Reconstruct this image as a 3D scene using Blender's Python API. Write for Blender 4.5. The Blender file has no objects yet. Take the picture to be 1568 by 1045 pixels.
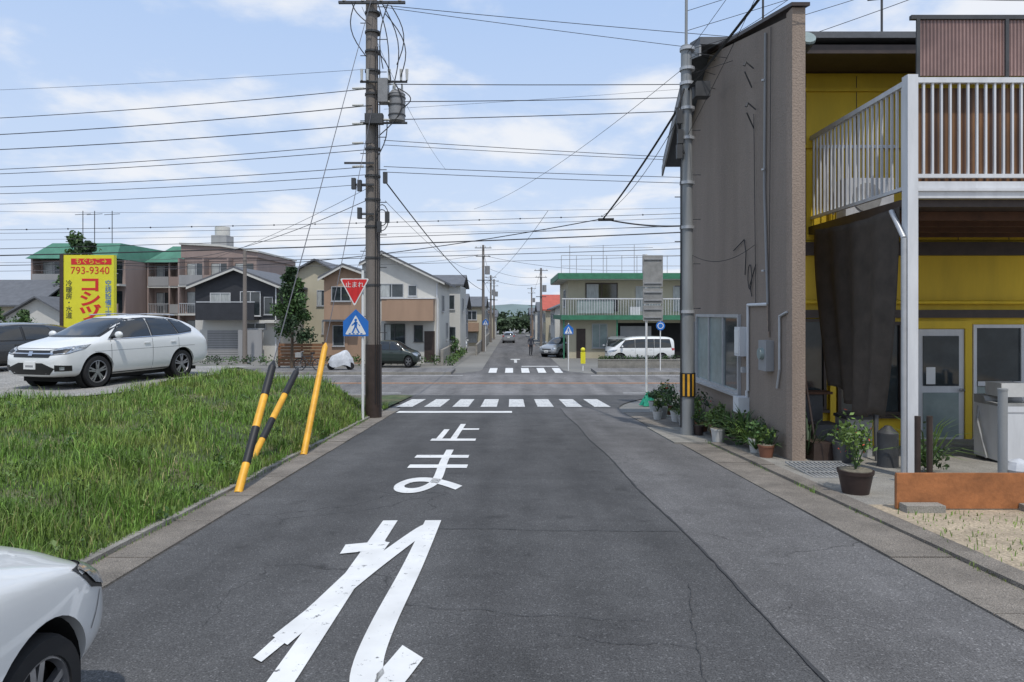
import bpy, bmesh, math, random
import numpy as np
from mathutils import Vector, Matrix
from mathutils.bvhtree import BVHTree
random.seed(7); rng=np.random.default_rng(7)
scene=bpy.context.scene
COL=scene.collection

# ------------------------------------------------------------ materials
def newmat(name):
    m=bpy.data.materials.new(name); m.use_nodes=True
    nt=m.node_tree; b=nt.nodes['Principled BSDF']; return m,nt,b
def N(nt,t,**k):
    n=nt.nodes.new(t)
    for a,v in k.items(): setattr(n,a,v)
    return n
def pmat(name,col,rough=.7,var=.12,scale=3.0,bump=0.0,bscale=60.,metal=0.,streak=False,island=0.,spec=None,coat=0.,fine=0.0,col2=None,c2scale=.8):
    m,nt,b=newmat(name); L=nt.links
    tc=N(nt,'ShaderNodeTexCoord')
    src=tc.outputs['Object']
    mp=N(nt,'ShaderNodeMapping'); L.new(src,mp.inputs[0])
    if streak: mp.inputs['Scale'].default_value=(1,1,.18)
    n1=N(nt,'ShaderNodeTexNoise'); n1.inputs['Scale'].default_value=scale; n1.inputs['Detail'].default_value=6; n1.inputs['Roughness'].default_value=.65
    L.new(mp.outputs[0],n1.inputs['Vector'])
    mr=N(nt,'ShaderNodeMapRange'); mr.inputs['From Min'].default_value=.3; mr.inputs['From Max'].default_value=.7
    mr.inputs['To Min'].default_value=1-var; mr.inputs['To Max'].default_value=1+var
    L.new(n1.outputs['Fac'],mr.inputs['Value'])
    val=mr.outputs[0]
    if fine>0:
        n3=N(nt,'ShaderNodeTexNoise'); n3.inputs['Scale'].default_value=bscale; n3.inputs['Detail'].default_value=2
        L.new(src,n3.inputs['Vector'])
        m3=N(nt,'ShaderNodeMapRange'); m3.inputs['From Min'].default_value=.3; m3.inputs['From Max'].default_value=.7
        m3.inputs['To Min'].default_value=1-fine; m3.inputs['To Max'].default_value=1+fine
        L.new(n3.outputs['Fac'],m3.inputs['Value'])
        mu=N(nt,'ShaderNodeMath',operation='MULTIPLY'); L.new(val,mu.inputs[0]); L.new(m3.outputs[0],mu.inputs[1]); val=mu.outputs[0]
    if island>0:
        g=N(nt,'ShaderNodeNewGeometry'); m2=N(nt,'ShaderNodeMapRange')
        m2.inputs['To Min'].default_value=1-island; m2.inputs['To Max'].default_value=1+island
        L.new(g.outputs['Random Per Island'],m2.inputs['Value'])
        mu=N(nt,'ShaderNodeMath',operation='MULTIPLY'); L.new(val,mu.inputs[0]); L.new(m2.outputs[0],mu.inputs[1]); val=mu.outputs[0]
    vm=N(nt,'ShaderNodeVectorMath',operation='SCALE'); vm.inputs[0].default_value=col[:3]
    if col2:
        n4=N(nt,'ShaderNodeTexNoise'); n4.inputs['Scale'].default_value=c2scale; n4.inputs['Detail'].default_value=5; L.new(src,n4.inputs['Vector'])
        m4=N(nt,'ShaderNodeMapRange'); m4.inputs['From Min'].default_value=.46; m4.inputs['From Max'].default_value=.70; L.new(n4.outputs['Fac'],m4.inputs['Value'])
        mc=N(nt,'ShaderNodeMix',data_type='RGBA'); L.new(m4.outputs[0],mc.inputs[0]); mc.inputs[6].default_value=(*col,1); mc.inputs[7].default_value=(*col2,1); L.new(mc.outputs[2],vm.inputs[0])
    L.new(val,vm.inputs['Scale']); L.new(vm.outputs[0],b.inputs['Base Color'])
    b.inputs['Roughness'].default_value=rough; b.inputs['Metallic'].default_value=metal
    if spec is not None: b.inputs['Specular IOR Level'].default_value=spec
    if coat: b.inputs['Coat Weight'].default_value=coat; b.inputs['Coat Roughness'].default_value=.04
    if bump>0:
        n2=N(nt,'ShaderNodeTexNoise'); n2.inputs['Scale'].default_value=bscale; n2.inputs['Detail'].default_value=4
        L.new(src,n2.inputs['Vector'])
        bp=N(nt,'ShaderNodeBump'); bp.inputs['Strength'].default_value=bump; bp.inputs['Distance'].default_value=.02
        L.new(n2.outputs['Fac'],bp.inputs['Height']); L.new(bp.outputs[0],b.inputs['Normal'])
    return m
def asphalt(name,base,crack=True,warm=0.0):
    m,nt,b=newmat(name); L=nt.links
    tc=N(nt,'ShaderNodeTexCoord'); src=tc.outputs['Object']
    def rng_(o,a,c,f0=.3,f1=.7):
        r=N(nt,'ShaderNodeMapRange'); r.inputs['From Min'].default_value=f0; r.inputs['From Max'].default_value=f1; r.inputs['To Min'].default_value=a; r.inputs['To Max'].default_value=c; L.new(o,r.inputs['Value']); return r.outputs[0]
    def mul(a,c):
        q=N(nt,'ShaderNodeMath',operation='MULTIPLY'); L.new(a,q.inputs[0]); L.new(c,q.inputs[1]); return q.outputs[0]
    big=N(nt,'ShaderNodeTexNoise'); big.inputs['Scale'].default_value=.6; big.inputs['Detail'].default_value=6
    st=N(nt,'ShaderNodeMapping'); st.inputs['Scale'].default_value=(1.9,.2,1); L.new(src,st.inputs[0]); L.new(st.outputs[0],big.inputs['Vector'])
    blo=N(nt,'ShaderNodeTexNoise'); blo.inputs['Scale'].default_value=1.5; blo.inputs['Detail'].default_value=8; blo.inputs['Roughness'].default_value=.72; L.new(src,blo.inputs['Vector'])
    fine=N(nt,'ShaderNodeTexNoise'); fine.inputs['Scale'].default_value=110; fine.inputs['Detail'].default_value=3; L.new(src,fine.inputs['Vector'])
    vor=N(nt,'ShaderNodeTexVoronoi'); vor.inputs['Scale'].default_value=95; L.new(src,vor.inputs['Vector'])
    sep=N(nt,'ShaderNodeSeparateColor'); L.new(vor.outputs['Color'],sep.inputs[0])
    out=mul(mul(rng_(big.outputs['Fac'],.72,1.28),rng_(blo.outputs['Fac'],.78,1.22)),mul(rng_(fine.outputs['Fac'],.5,1.5),rng_(sep.outputs[0],1.,1.85,.88,1.)))
    sp=N(nt,'ShaderNodeTexNoise'); sp.inputs['Scale'].default_value=2.6; sp.inputs['Detail'].default_value=3; L.new(src,sp.inputs['Vector'])
    out=mul(out,rng_(sp.outputs['Fac'],1.,.70,.64,.75))
    if crack:
        dn=N(nt,'ShaderNodeTexNoise'); dn.inputs['Scale'].default_value=1.6; dn.inputs['Detail'].default_value=8; L.new(src,dn.inputs['Vector'])
        mx=N(nt,'ShaderNodeVectorMath',operation='MULTIPLY_ADD'); L.new(dn.outputs['Color'],mx.inputs[0]); mx.inputs[1].default_value=(.9,.9,0); L.new(src,mx.inputs[2])
        vc=N(nt,'ShaderNodeTexVoronoi',feature='DISTANCE_TO_EDGE'); vc.inputs['Scale'].default_value=.34; L.new(mx.outputs[0],vc.inputs['Vector'])
        cr=rng_(vc.outputs['Distance'],.45,1.,0,.0028)
        mk=N(nt,'ShaderNodeTexNoise'); mk.inputs['Scale'].default_value=.5; L.new(src,mk.inputs['Vector'])
        mk2=rng_(mk.outputs['Fac'],0,1,.48,.54)
        mxx=N(nt,'ShaderNodeMix'); L.new(mk2,mxx.inputs[0]); mxx.inputs[2].default_value=1.; L.new(cr,mxx.inputs[3])
        out=mul(out,mxx.outputs[0])
    vm=N(nt,'ShaderNodeVectorMath',operation='SCALE'); vm.inputs[0].default_value=(base*(1+warm),base,base*(1-warm*.6)); L.new(out,vm.inputs['Scale']); L.new(vm.outputs[0],b.inputs['Base Color'])
    b.inputs['Roughness'].default_value=.9; b.inputs['Specular IOR Level'].default_value=.3
    bp=N(nt,'ShaderNodeBump'); bp.inputs['Strength'].default_value=.5; bp.inputs['Distance'].default_value=.006; L.new(fine.outputs['Fac'],bp.inputs['Height']); L.new(bp.outputs[0],b.inputs['Normal'])
    return m
def paintmat(name,col,wear=.36):
    m,nt,b=newmat(name); L=nt.links
    tc=N(nt,'ShaderNodeTexCoord'); src=tc.outputs['Object']
    n=N(nt,'ShaderNodeTexNoise'); n.inputs['Scale'].default_value=14; n.inputs['Detail'].default_value=9; n.inputs['Roughness'].default_value=.75; L.new(src,n.inputs['Vector'])
    r=N(nt,'ShaderNodeMapRange'); r.inputs['From Min'].default_value=wear-.03; r.inputs['From Max'].default_value=wear+.02; L.new(n.outputs['Fac'],r.inputs['Value'])
    n2=N(nt,'ShaderNodeTexNoise'); n2.inputs['Scale'].default_value=3; n2.inputs['Detail'].default_value=5; L.new(src,n2.inputs['Vector'])
    r2=N(nt,'ShaderNodeMapRange'); r2.inputs['From Min'].default_value=.3; r2.inputs['From Max'].default_value=.7; r2.inputs['To Min'].default_value=.86; r2.inputs['To Max'].default_value=1.08; L.new(n2.outputs['Fac'],r2.inputs['Value'])
    vm=N(nt,'ShaderNodeVectorMath',operation='SCALE'); vm.inputs[0].default_value=col; L.new(r2.outputs[0],vm.inputs['Scale'])
    mx=N(nt,'ShaderNodeMix',data_type='RGBA'); L.new(r.outputs[0],mx.inputs[0]); mx.inputs[6].default_value=(.09,.09,.09,1); L.new(vm.outputs[0],mx.inputs[7])
    L.new(mx.outputs[2],b.inputs['Base Color']); b.inputs['Roughness'].default_value=.7
    return m
def stripes(name,c1,c2,scale,rough=.35,axis='X'):
    m,nt,b=newmat(name); L=nt.links
    tc=N(nt,'ShaderNodeTexCoord'); w=N(nt,'ShaderNodeTexWave',bands_direction=axis); w.inputs['Scale'].default_value=scale; L.new(tc.outputs['Object'],w.inputs['Vector'])
    no=N(nt,'ShaderNodeTexNoise'); no.inputs['Scale'].default_value=1.6; no.inputs['Detail'].default_value=5; L.new(tc.outputs['Object'],no.inputs['Vector'])
    r=N(nt,'ShaderNodeMapRange'); r.inputs['From Min'].default_value=.3; r.inputs['From Max'].default_value=.7; r.inputs['To Min'].default_value=.6; r.inputs['To Max'].default_value=1.25; L.new(no.outputs['Fac'],r.inputs['Value'])
    mx=N(nt,'ShaderNodeMix',data_type='RGBA'); L.new(w.outputs['Fac'],mx.inputs[0]); mx.inputs[6].default_value=(*c1,1); mx.inputs[7].default_value=(*c2,1)
    vm=N(nt,'ShaderNodeVectorMath',operation='SCALE'); L.new(mx.outputs[2],vm.inputs[0]); L.new(r.outputs[0],vm.inputs['Scale'])
    L.new(vm.outputs[0],b.inputs['Base Color']); b.inputs['Roughness'].default_value=rough
    bp=N(nt,'ShaderNodeBump'); bp.inputs['Strength'].default_value=.6; bp.inputs['Distance'].default_value=.02; L.new(w.outputs['Fac'],bp.inputs['Height']); L.new(bp.outputs[0],b.inputs['Normal'])
    return m
M={}
M['asphalt']=asphalt('asphalt',.074,True,.01)
M['asphalt2']=asphalt('asphalt_old',.108,True,.03)
M['asphalt3']=asphalt('asphalt_main',.150,False,.03)
M['seam']=pmat('tar_seam',(.040,.040,.041),.8,.3,6)
M['white_paint']=paintmat('road_paint_white',(.70,.70,.68),.38)
M['white_paint2']=paintmat('road_paint_white_worn',(.62,.62,.60),.43)
M['orange_paint']=paintmat('road_paint_orange',(.55,.23,.06),.44)
M['concrete']=pmat('concrete',(.26,.245,.215),.9,.25,2.5,.5,80,fine=.3)
M['concrete_agg']=pmat('concrete_aggregate',(.21,.185,.155),.9,.3,2,.8,110,fine=.55)
M['concrete_pole']=pmat('concrete_pole',(.195,.17,.15),.85,.2,3,.3,60,streak=True,fine=.15)
M['steel_pole']=pmat('steel_pole',(.27,.28,.28),.55,.2,4,.15,50,streak=True,metal=.2)
M['dirt']=pmat('dirt',(.17,.15,.11),.95,.3,1.2,.6,25,fine=.3)
M['sand']=pmat('sand',(.38,.31,.22),.95,.25,3,.8,40,fine=.3)
M['gravel']=pmat('gravel_lot',(.28,.27,.25),.95,.25,2,.9,30,fine=.4)
M['soil']=pmat('grass_soil',(.060,.085,.030),.95,.5,2.5,.8,30,fine=.5,col2=(.13,.115,.06),c2scale=1.0)
M['brownwall']=pmat('stucco_brown',(.250,.203,.167),.92,.13,1.1,.55,45,streak=True,fine=.08)
M['brownwall2']=pmat('stucco_brown_lit_edge',(.270,.212,.17),.92,.22,1.3,.6,35,streak=True,fine=.12)  # lighter copy of the wall stucco, sunlit look of the edge put into colour
M['yellow']=pmat('yellow_siding',(.68,.47,.022),.6,.17,1.5,.1,30,streak=True)
M['dkbrown']=pmat('dark_brown_metal',(.045,.03,.024),.5,.3,5)
M['joist']=pmat('dark_joist',(.085,.038,.02),.8,.3,4)
M['dkgrey']=pmat('dark_grey',(.05,.052,.055),.6,.25,4,.1,40)
M['black']=pmat('black_rubber',(.012,.012,.013),.55,.2,5)
M['whitemetal']=pmat('white_metal',(.62,.63,.64),.4,.12,5,streak=True)
M['alu']=pmat('aluminium_frame',(.45,.46,.47),.4,.1,5,metal=.3)
M['glass']=pmat('window_glass',(.035,.045,.05),.06,.4,1.5,spec=.8)
M['frost']=pmat('frosted_glass',(.25,.31,.30),.25,.2,2,spec=.6)
M['curtain']=pmat('window_curtain',(.38,.40,.39),.3,.25,9,streak=True,spec=.8)
M['cloth']=pmat('dark_cloth',(.072,.058,.046),.95,.25,4,.4,200)
M['corr_top']=stripes('brown_corrugated',(.13,.07,.06),(.36,.23,.20),6.5,.35)
M['corr_low']=stripes('brown_corrugated_low',(.06,.026,.014),(.22,.11,.045),3.4,.45)
M['wood']=pmat('orange_wood_board',(.34,.13,.045),.65,.3,3,.2,30,fine=.1)
M['wood2']=pmat('wood_fence',(.22,.11,.055),.75,.3,4,.2,30)
M['green']=pmat('green_trim',(.04,.18,.10),.6,.2,3)
M['greenroof']=pmat('green_roof',(.06,.19,.13),.7,.2,1,.1,10)
M['cream']=pmat('cream_wall',(.46,.42,.31),.85,.08,1,.2,40,streak=True)
M['whitewall']=pmat('white_wall',(.55,.54,.50),.85,.07,1,.2,40,streak=True)
M['tan']=pmat('tan_wall',(.36,.24,.165),.85,.1,1.2,.2,40,streak=True)
M['pinkbrown']=pmat('apartment_wall',(.30,.23,.205),.85,.1,.8,.2,20,streak=True)
M['greywall']=pmat('grey_wall',(.30,.30,.30),.85,.12,1,.2,30,streak=True)
M['blackwall']=pmat('black_siding',(.028,.03,.036),.6,.2,2)
M['roof']=pmat('roof_tiles',(.11,.115,.125),.7,.2,2,.3,12)
M['redroof']=pmat('red_roof',(.42,.09,.06),.7,.15,2)
M['red']=pmat('sign_red',(.62,.02,.02),.4,.06,3)
M['blue']=pmat('sign_blue',(.02,.15,.50),.4,.06,3)
M['signwhite']=pmat('sign_white',(.74,.74,.72),.4,.05,3)
M['signyellow']=pmat('sign_yellow',(.72,.66,.03),.45,.05,3)
M['guardyellow']=pmat('guard_yellow',(.75,.38,.03),.5,.2,5)
M['wire']=pmat('wire_black',(.02,.02,.022),.6,.1,1)
M['wiregrey']=pmat('wire_grey',(.10,.10,.11),.6,.1,1)
M['insul']=pmat('insulator',(.5,.5,.47),.35,.1,4)
M['xfmr']=pmat('transformer_grey',(.22,.22,.22),.5,.2,5)
M['bark']=pmat('bark',(.11,.08,.055),.95,.3,8,.8,30)
M['leaf']=pmat('leaf_green',(.055,.11,.028),.6,.35,1.5,island=.5)
M['leafd']=pmat('leaf_dark',(.030,.062,.022),.6,.35,1.5,island=.5)
M['leafl']=pmat('leaf_light',(.11,.18,.035),.6,.3,1.5,island=.45)
M['farleaf']=pmat('far_foliage',(.045,.075,.035),.8,.4,.3,island=.4)
M['terracotta']=pmat('terracotta',(.20,.085,.05),.8,.2,6)
M['potdark']=pmat('pot_dark_brown',(.04,.025,.022),.5,.2,6)
M['potwhite']=pmat('pot_white',(.55,.55,.53),.5,.1,6)
M['potgrey']=pmat('pot_grey',(.3,.3,.29),.7,.2,6)
M['flower']=pmat('flower_red',(.50,.08,.05),.6,.2,6,island=.3)
M['netgreen']=pmat('green_net',(.01,.28,.17),.7,.3,15,.5,90)
M['tarp']=pmat('silver_tarp',(.52,.54,.57),.5,.2,5,.9,7)
M['tire']=pmat('tire',(.014,.014,.015),.85,.2,10)
M['rim']=pmat('alloy_rim',(.34,.34,.35),.3,.1,5,metal=.8)
M['well']=pmat('wheel_well',(.008,.008,.008),.95,.1,5)
M['carwhite']=pmat('car_paint_pearl_white',(.70,.71,.70),.3,.02,2,coat=.8)
M['carsilver']=pmat('car_paint_silver',(.36,.38,.40),.3,.03,2,coat=.7,metal=.4)
M['carblack']=pmat('car_paint_black',(.018,.02,.022),.25,.05,2,coat=.8)
M['cargreen']=pmat('car_paint_dark_green',(.022,.035,.03),.3,.05,2,coat=.8)
M['carglass']=pmat('car_glass',(.016,.019,.021),.04,.3,1.5,spec=.9)
M['cartrim']=pmat('car_trim_black',(.012,.012,.012),.4,.1,5)
M['lamp']=pmat('headlamp_glass',(.40,.43,.46),.08,.5,18,spec=1.,metal=.5)
M['lampred']=pmat('tail_lamp',(.35,.01,.01),.15,.2,9,spec=.9)
M['chrome']=pmat('chrome',(.6,.6,.62),.15,.05,5,metal=.9)
M['skin']=pmat('skin',(.45,.27,.19),.6,.08,5)
M['shirt']=pmat('shirt_dark',(.05,.055,.075),.9,.1,8)
M['pants']=pmat('trousers_dark',(.02,.022,.03),.9,.2,8)
M['hair']=pmat('hair_black',(.015,.012,.011),.6,.2,20)
M['grass']=pmat('grass_blades',(.115,.215,.030),.65,.35,1.3,island=.5,col2=(.205,.265,.055),c2scale=.9)
M['grassdry']=pmat('grass_dry',(.34,.32,.13),.8,.25,2,island=.35)
M['farsoil']=pmat('ground_town',(.19,.185,.17),.95,.25,.15,fine=.1)

# ------------------------------------------------------------ geometry groups
class Group:
    def __init__(s,name,origin=(0,0,0),rot=0.0):
        s.e=bpy.data.objects.new(name,None); COL.objects.link(s.e); s.e.empty_display_size=.3
        s.o=Vector(origin); s.e.location=origin; s.e.rotation_euler=(0,0,rot); s.p={}; s.rot=rot
    def part(s,n):
        if n not in s.p: s.p[n]=dict(v=[],f=[],m=[],mats=[],smooth=False)
        return s.p[n]
    def add(s,n,verts,faces,mat,smooth=False):
        p=s.part(n); b=len(p['v']); p['v']+= [tuple(v) for v in verts]
        if mat not in p['mats']: p['mats'].append(mat)
        mi=p['mats'].index(mat)
        for f in faces: p['f'].append(tuple(i+b for i in f)); p['m'].append(mi)
        if smooth: p['smooth']=True
    def box(s,n,x0,x1,y0,y1,z0,z1,mat):
        v=[(x,y,z) for x in(x0,x1) for y in(y0,y1) for z in(z0,z1)]
        s.add(n,v,[(0,1,3,2),(4,6,7,5),(0,4,5,1),(2,3,7,6),(0,2,6,4),(1,5,7,3)],mat)
    def cyl(s,n,p0,p1,r0,r1,mat,k=14,caps=True,smooth=True):
        p0=Vector(p0);p1=Vector(p1); d=(p1-p0); 
        if d.length<1e-6: return
        d.normalize(); a=d.orthogonal().normalized(); b=d.cross(a)
        v=[];f=[]
        for i in range(k):
            t=2*math.pi*i/k; o=a*math.cos(t)+b*math.sin(t); v.append(p0+o*r0); v.append(p1+o*r1)
        for i in range(k):
            j=(i+1)%k; f.append((2*i,2*j,2*j+1,2*i+1))
        if caps: f.append(tuple(2*i for i in range(k))[::-1]); f.append(tuple(2*i+1 for i in range(k)))
        s.add(n,v,f,mat,smooth)
    def tube(s,n,pts,r,mat,k=6):
        for a,b in zip(pts[:-1],pts[1:]): s.cyl(n,a,b,r,r,mat,k)
    def prism(s,n,poly,axis,a0,a1,mat):
        def mk(p,a):
            return (a,p[0],p[1]) if axis=='x' else ((p[0],a,p[1]) if axis=='y' else (p[0],p[1],a))
        k=len(poly); v=[mk(p,a0) for p in poly]+[mk(p,a1) for p in poly]
        f=[tuple(range(k)),tuple(range(2*k-1,k-1,-1))]+[(i,(i+1)%k,k+(i+1)%k,k+i) for i in range(k)]
        s.add(n,v,f,mat)
    def ball(s,n,c,r,mat,k=12,sc=(1,1,1)):
        v=[];f=[];h=k//2
        for i in range(h+1):
            ph=math.pi*i/h
            for j in range(k):
                th=2*math.pi*j/k; v.append((c[0]+r*sc[0]*math.sin(ph)*math.cos(th),c[1]+r*sc[1]*math.sin(ph)*math.sin(th),c[2]+r*sc[2]*math.cos(ph)))
        for i in range(h):
            for j in range(k):
                f.append((i*k+j,i*k+(j+1)%k,(i+1)*k+(j+1)%k,(i+1)*k+j))
        s.add(n,v,f,mat,True)
    def leaves(s,n,c,rad,num,size,mat,hollow=.35):
        r=rng
        d=r.normal(size=(num,3)); d/=np.linalg.norm(d,axis=1)[:,None]
        lump=.75+.25*np.sin(d[:,0]*5+c[0]*3)*np.cos(d[:,1]*4.3+c[1])+.16*np.sin(d[:,2]*9+c[2]*2)
        rr=(hollow+(1-hollow)*r.random(num)**.6)*lump
        P=np.array(c)+d*rr[:,None]*np.array(rad)
        a=r.normal(size=(num,3)); a/=np.linalg.norm(a,axis=1)[:,None]
        b=np.cross(a,r.normal(size=(num,3))); b/=np.linalg.norm(b,axis=1)[:,None]
        sz=size*(.6+.8*r.random(num))
        a=a*sz[:,None]; b=b*(sz*.5)[:,None]
        V=np.stack([P-a,P+b,P+a,P-b],1).reshape(-1,3)
        F=[(4*i,4*i+1,4*i+2,4*i+3) for i in range(num)]
        s.add(n,V.tolist(),F,mat)
    def build(s):
        for n,p in s.p.items():
            me=bpy.data.meshes.new(n); me.from_pydata(p['v'],[],p['f'])
            for m in p['mats']: me.materials.append(m)
            me.polygons.foreach_set('material_index',p['m'])
            if p['smooth']:
                me.polygons.foreach_set('use_smooth',[True]*len(p['f']))
                try: me.set_sharp_from_angle(angle=math.radians(40))
                except Exception: pass
            me.update()
            o=bpy.data.objects.new(n,me); COL.objects.link(o); o.parent=s.e
        return s.e
def single(name,verts,faces,mat,smooth=False):
    me=bpy.data.meshes.new(name); me.from_pydata([tuple(v) for v in verts],[],faces); me.materials.append(mat)
    if smooth: me.polygons.foreach_set('use_smooth',[True]*len(faces))
    me.update(); o=bpy.data.objects.new(name,me); COL.objects.link(o); return o

def gz(Y):
    if Y<26: return -0.0565*Y
    if Y<30:
        t=(Y-26)/4; s=t*t*(3-2*t)
        a=-0.0565*Y; return a*(1-s)+(-1.62)*s
    if Y<42: return -1.62
    if Y<200: return -1.62-.013*(Y-42)
    return -1.62-.013*158

def wall_map(side,w):
    if side=='S': return lambda u0,u1,v0,v1,z0,z1:(u0,u1,w-v1,w-v0,z0,z1)
    if side=='W': return lambda u0,u1,v0,v1,z0,z1:(w-v1,w-v0,u0,u1,z0,z1)
    return lambda u0,u1,v0,v1,z0,z1:(w+v0,w+v1,u0,u1,z0,z1)
def window(G,side,w,u0,u1,z0,z1,frame='alu',pane='glass',mull=1,fw=.05,sill=True,name='window'):
    f=wall_map(side,w); fm=M[frame]
    G.box(name+'_glass',*f(u0+fw,u1-fw,.004,.016,z0+fw,z1-fw),M[pane])
    G.box(name+'_frame',*f(u0,u0+fw,.002,.06,z0,z1),fm); G.box(name+'_frame',*f(u1-fw,u1,.002,.06,z0,z1),fm)
    G.box(name+'_frame',*f(u0+fw,u1-fw,.002,.058,z0,z0+fw),fm); G.box(name+'_frame',*f(u0+fw,u1-fw,.002,.058,z1-fw,z1),fm)
    for i in range(mull):
        c=u0+(u1-u0)*(i+1)/(mull+1); G.box(name+'_frame',*f(c-fw*.5,c+fw*.5,.017,.05,z0+fw,z1-fw),fm)
    if pane=='glass' and (u1-u0)>.9 and random.random()<.6:
        q=random.uniform(.25,.45); G.box(name+'_curtain',*f(u0+fw+.01,u0+(u1-u0)*q,.0162,.0166,z0+fw+.01,z1-fw-.01),M['curtain'])
    if sill: G.box(name+'_sill',*f(u0-.04,u1+.04,.001,.10,z0-.05,z0-.002),fm)
def gable(G,x0,x1,y0,y1,ze,zr,mat,over=.4,th=.14,axis='y',xr=None):
    if axis=='y':
        c=xr if xr is not None else (x0+x1)/2
        sl=(zr-ze)/(c-x0); sr=(zr-ze)/(x1-c)
        a=(x0-over,ze-sl*over); b=(c,zr); d=(x1+over,ze-sr*over)
        poly=[a,b,d,(d[0],d[1]+th),(c,zr+th),(a[0],a[1]+th)]
        G.prism('roof',poly,'y',y0-over,y1+over,mat)
    else:
        c=(y0+y1)/2; sl=(zr-ze)/(c-y0)
        a=(y0-over,ze-sl*over); b=(c,zr); d=(y1+over,ze-sl*over)
        poly=[a,b,d,(d[0],d[1]+th),(c,zr+th),(a[0],a[1]+th)]
        G.prism('roof',poly,'x',x0-over,x1+over,mat)

# ------------------------------------------------------------ ground & roads
ys=[-40,-20,-10,-6,-3,0,3,6,9,12,15,18,21,24]+[26,26.7,27.3,28,28.7,29.3,30,32,34,36,38,40,42]+[50,60,80,100,130,160,200,300,600,1500]
xs=[-1500,-300,-100,-50,-20,-10,0,10,20,50,100,300,1500]
V=[(x,y,gz(y)-.03) for y in ys for x in xs]; F=[]
nx=len(xs)
for j in range(len(ys)-1):
    for i in range(nx-1): F.append((j*nx+i,j*nx+i+1,(j+1)*nx+i+1,(j+1)*nx+i))
single('ground',V,F,M['farsoil'],True)
def strip(xa,xb,y0,y1,dz,step=1.0):
    n=max(1,int(math.ceil((y1-y0)/step))); V=[];F=[]
    fa=xa if callable(xa) else (lambda y:xa); fb=xb if callable(xb) else (lambda y:xb)
    for i in range(n+1):
        y=y0+(y1-y0)*i/n; V+=[(fa(y),y,gz(y)+dz),(fb(y),y,gz(y)+dz)]
    for i in range(n): F.append((2*i,2*i+1,2*i+3,2*i+2))
    return V,F
def stripobj(name,xa,xb,y0,y1,mat,dz,step=1.0):
    V,F=strip(xa,xb,y0,y1,dz,step); return single(name,V,F,mat)
lk=lambda y:-2.82-.024*max(y,0) if y<19 else -3.28-(y-19)**2*.035
rk=lambda y:3.1 if y<19 else 3.1+(y-19)**2*.05
stripobj('road',lk,rk,-20,27,M['asphalt'],0.0,step=.5)
seamx=lambda y:1.68-.012*y+.02*math.sin(y*1.3)
stripobj('road_patch',seamx,lambda y:rk(y)-.004,-20,20.5,M['asphalt2'],.004,step=.5)
stripobj('main_road',-160,160,27,37,M['asphalt3'],0.002,step=1)
stripobj('side_street',lambda y:-1.75-max(0,40-y)**2*.25,lambda y:3.0+max(0,40-y)**2*.25,37,200,M['asphalt2'],.0,step=1.)
G=Group('road_seams')
def ribbon(G,n,pts,w,mat,dz=.008):
    V=[];F=[]
    for i,(x,y) in enumerate(pts):
        a=pts[max(i-1,0)];b=pts[min(i+1,len(pts)-1)]; d=Vector((b[0]-a[0],b[1]-a[1])).normalized(); nx_,ny_=-d.y,d.x
        ww=w*(.4+1.1*random.random())
        for s in(-1,1):
            px,py=x+s*nx_*ww/2,y+s*ny_*ww/2; V.append((px,py,gz(py)+dz))
    for i in range(len(pts)-1): F.append((2*i,2*i+1,2*i+3,2*i+2))
    G.add(n,V,F,mat)
ribbon(G,'tar_line',[(seamx(y)+random.uniform(-.006,.006),y) for y in np.arange(-2,20.5,.15)],.018,M['seam'])
def wob(x0,y0,x1,y1,n,a):
    o=0;res=[]
    for i in range(n+1):
        o=.85*o+random.uniform(-a,a); res.append((x0+(x1-x0)*i/n+o*.6,y0+(y1-y0)*i/n+o))
    return res
ribbon(G,'crack_cross',wob(-.75,6.55,1.58,6.45,44,.015),.011,M['seam'])
ribbon(G,'crack_b',wob(1.05,3.9,1.3,5.0,34,.02),.006,M['seam'])
ribbon(G,'crack_c',wob(1.05,3.9,.9,2.6,34,.02),.006,M['seam'])
ribbon(G,'crack_e',wob(1.05,3.9,.2,4.1,30,.02),.005,M['seam'])
ribbon(G,'crack_d',wob(-.9,4.6,.9,4.3,40,.02),.005,M['seam'])
ribbon(G,'crack_f',wob(-.9,9.0,1.5,9.3,40,.03),.007,M['seam'])
ribbon(G,'crack_g',wob(1.9,3.2,3.0,3.6,30,.03),.006,M['seam'])
G.build()
G=Group('gutter')
def kerb(G,n,fa,fb,y0,y1,h,mat,step=.6,joint=True,gap=.012):
    y=y0
    while y<y1-1e-6:
        ye=min(y+step,y1)-(gap if joint else 0)
        v=[]; j=random.uniform(-.006,.006)
        for yy in(y,ye):
            a,b=fa(yy),fb(yy); z=gz(yy)
            v+=[(a,yy,z-.1),(b,yy,z-.1),(b,yy,z+h+j),(a,yy,z+h+j)]
        G.add(n,v,[(0,1,2,3),(7,6,5,4),(0,4,5,1),(1,5,6,2),(2,6,7,3),(3,7,4,0)],mat)
        y+=step
kerb(G,'gutter_slab',lambda y:lk(y)-.38,lambda y:lk(y)+.003,-4,19.5,.016,M['concrete_agg'],step=1.2)
kerb(G,'gutter_lip',lambda y:lk(y)-.48,lambda y:lk(y)-.382,-4,19.5,.055,M['concrete'],step=.6)
G.build()
G=Group('gutter')
kerb(G,'gutter_slab',lambda y:3.105,lambda y:3.62,-4,12.5,.018,M['concrete_agg'],step=1.2)
kerb(G,'gutter_lip',lambda y:3.625,lambda y:3.85,-4,12.5,.05,M['concrete_agg'],step=2.0)
kerb(G,'gutter_slab',lambda y:3.0,lambda y:3.95,12.6,15.2,.03,M['concrete'],step=.9)
kerb(G,'gutter_slab',lambda y:3.105,lambda y:3.9,15.3,19,.016,M['concrete_agg'],step=.9)
G.build()
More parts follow.
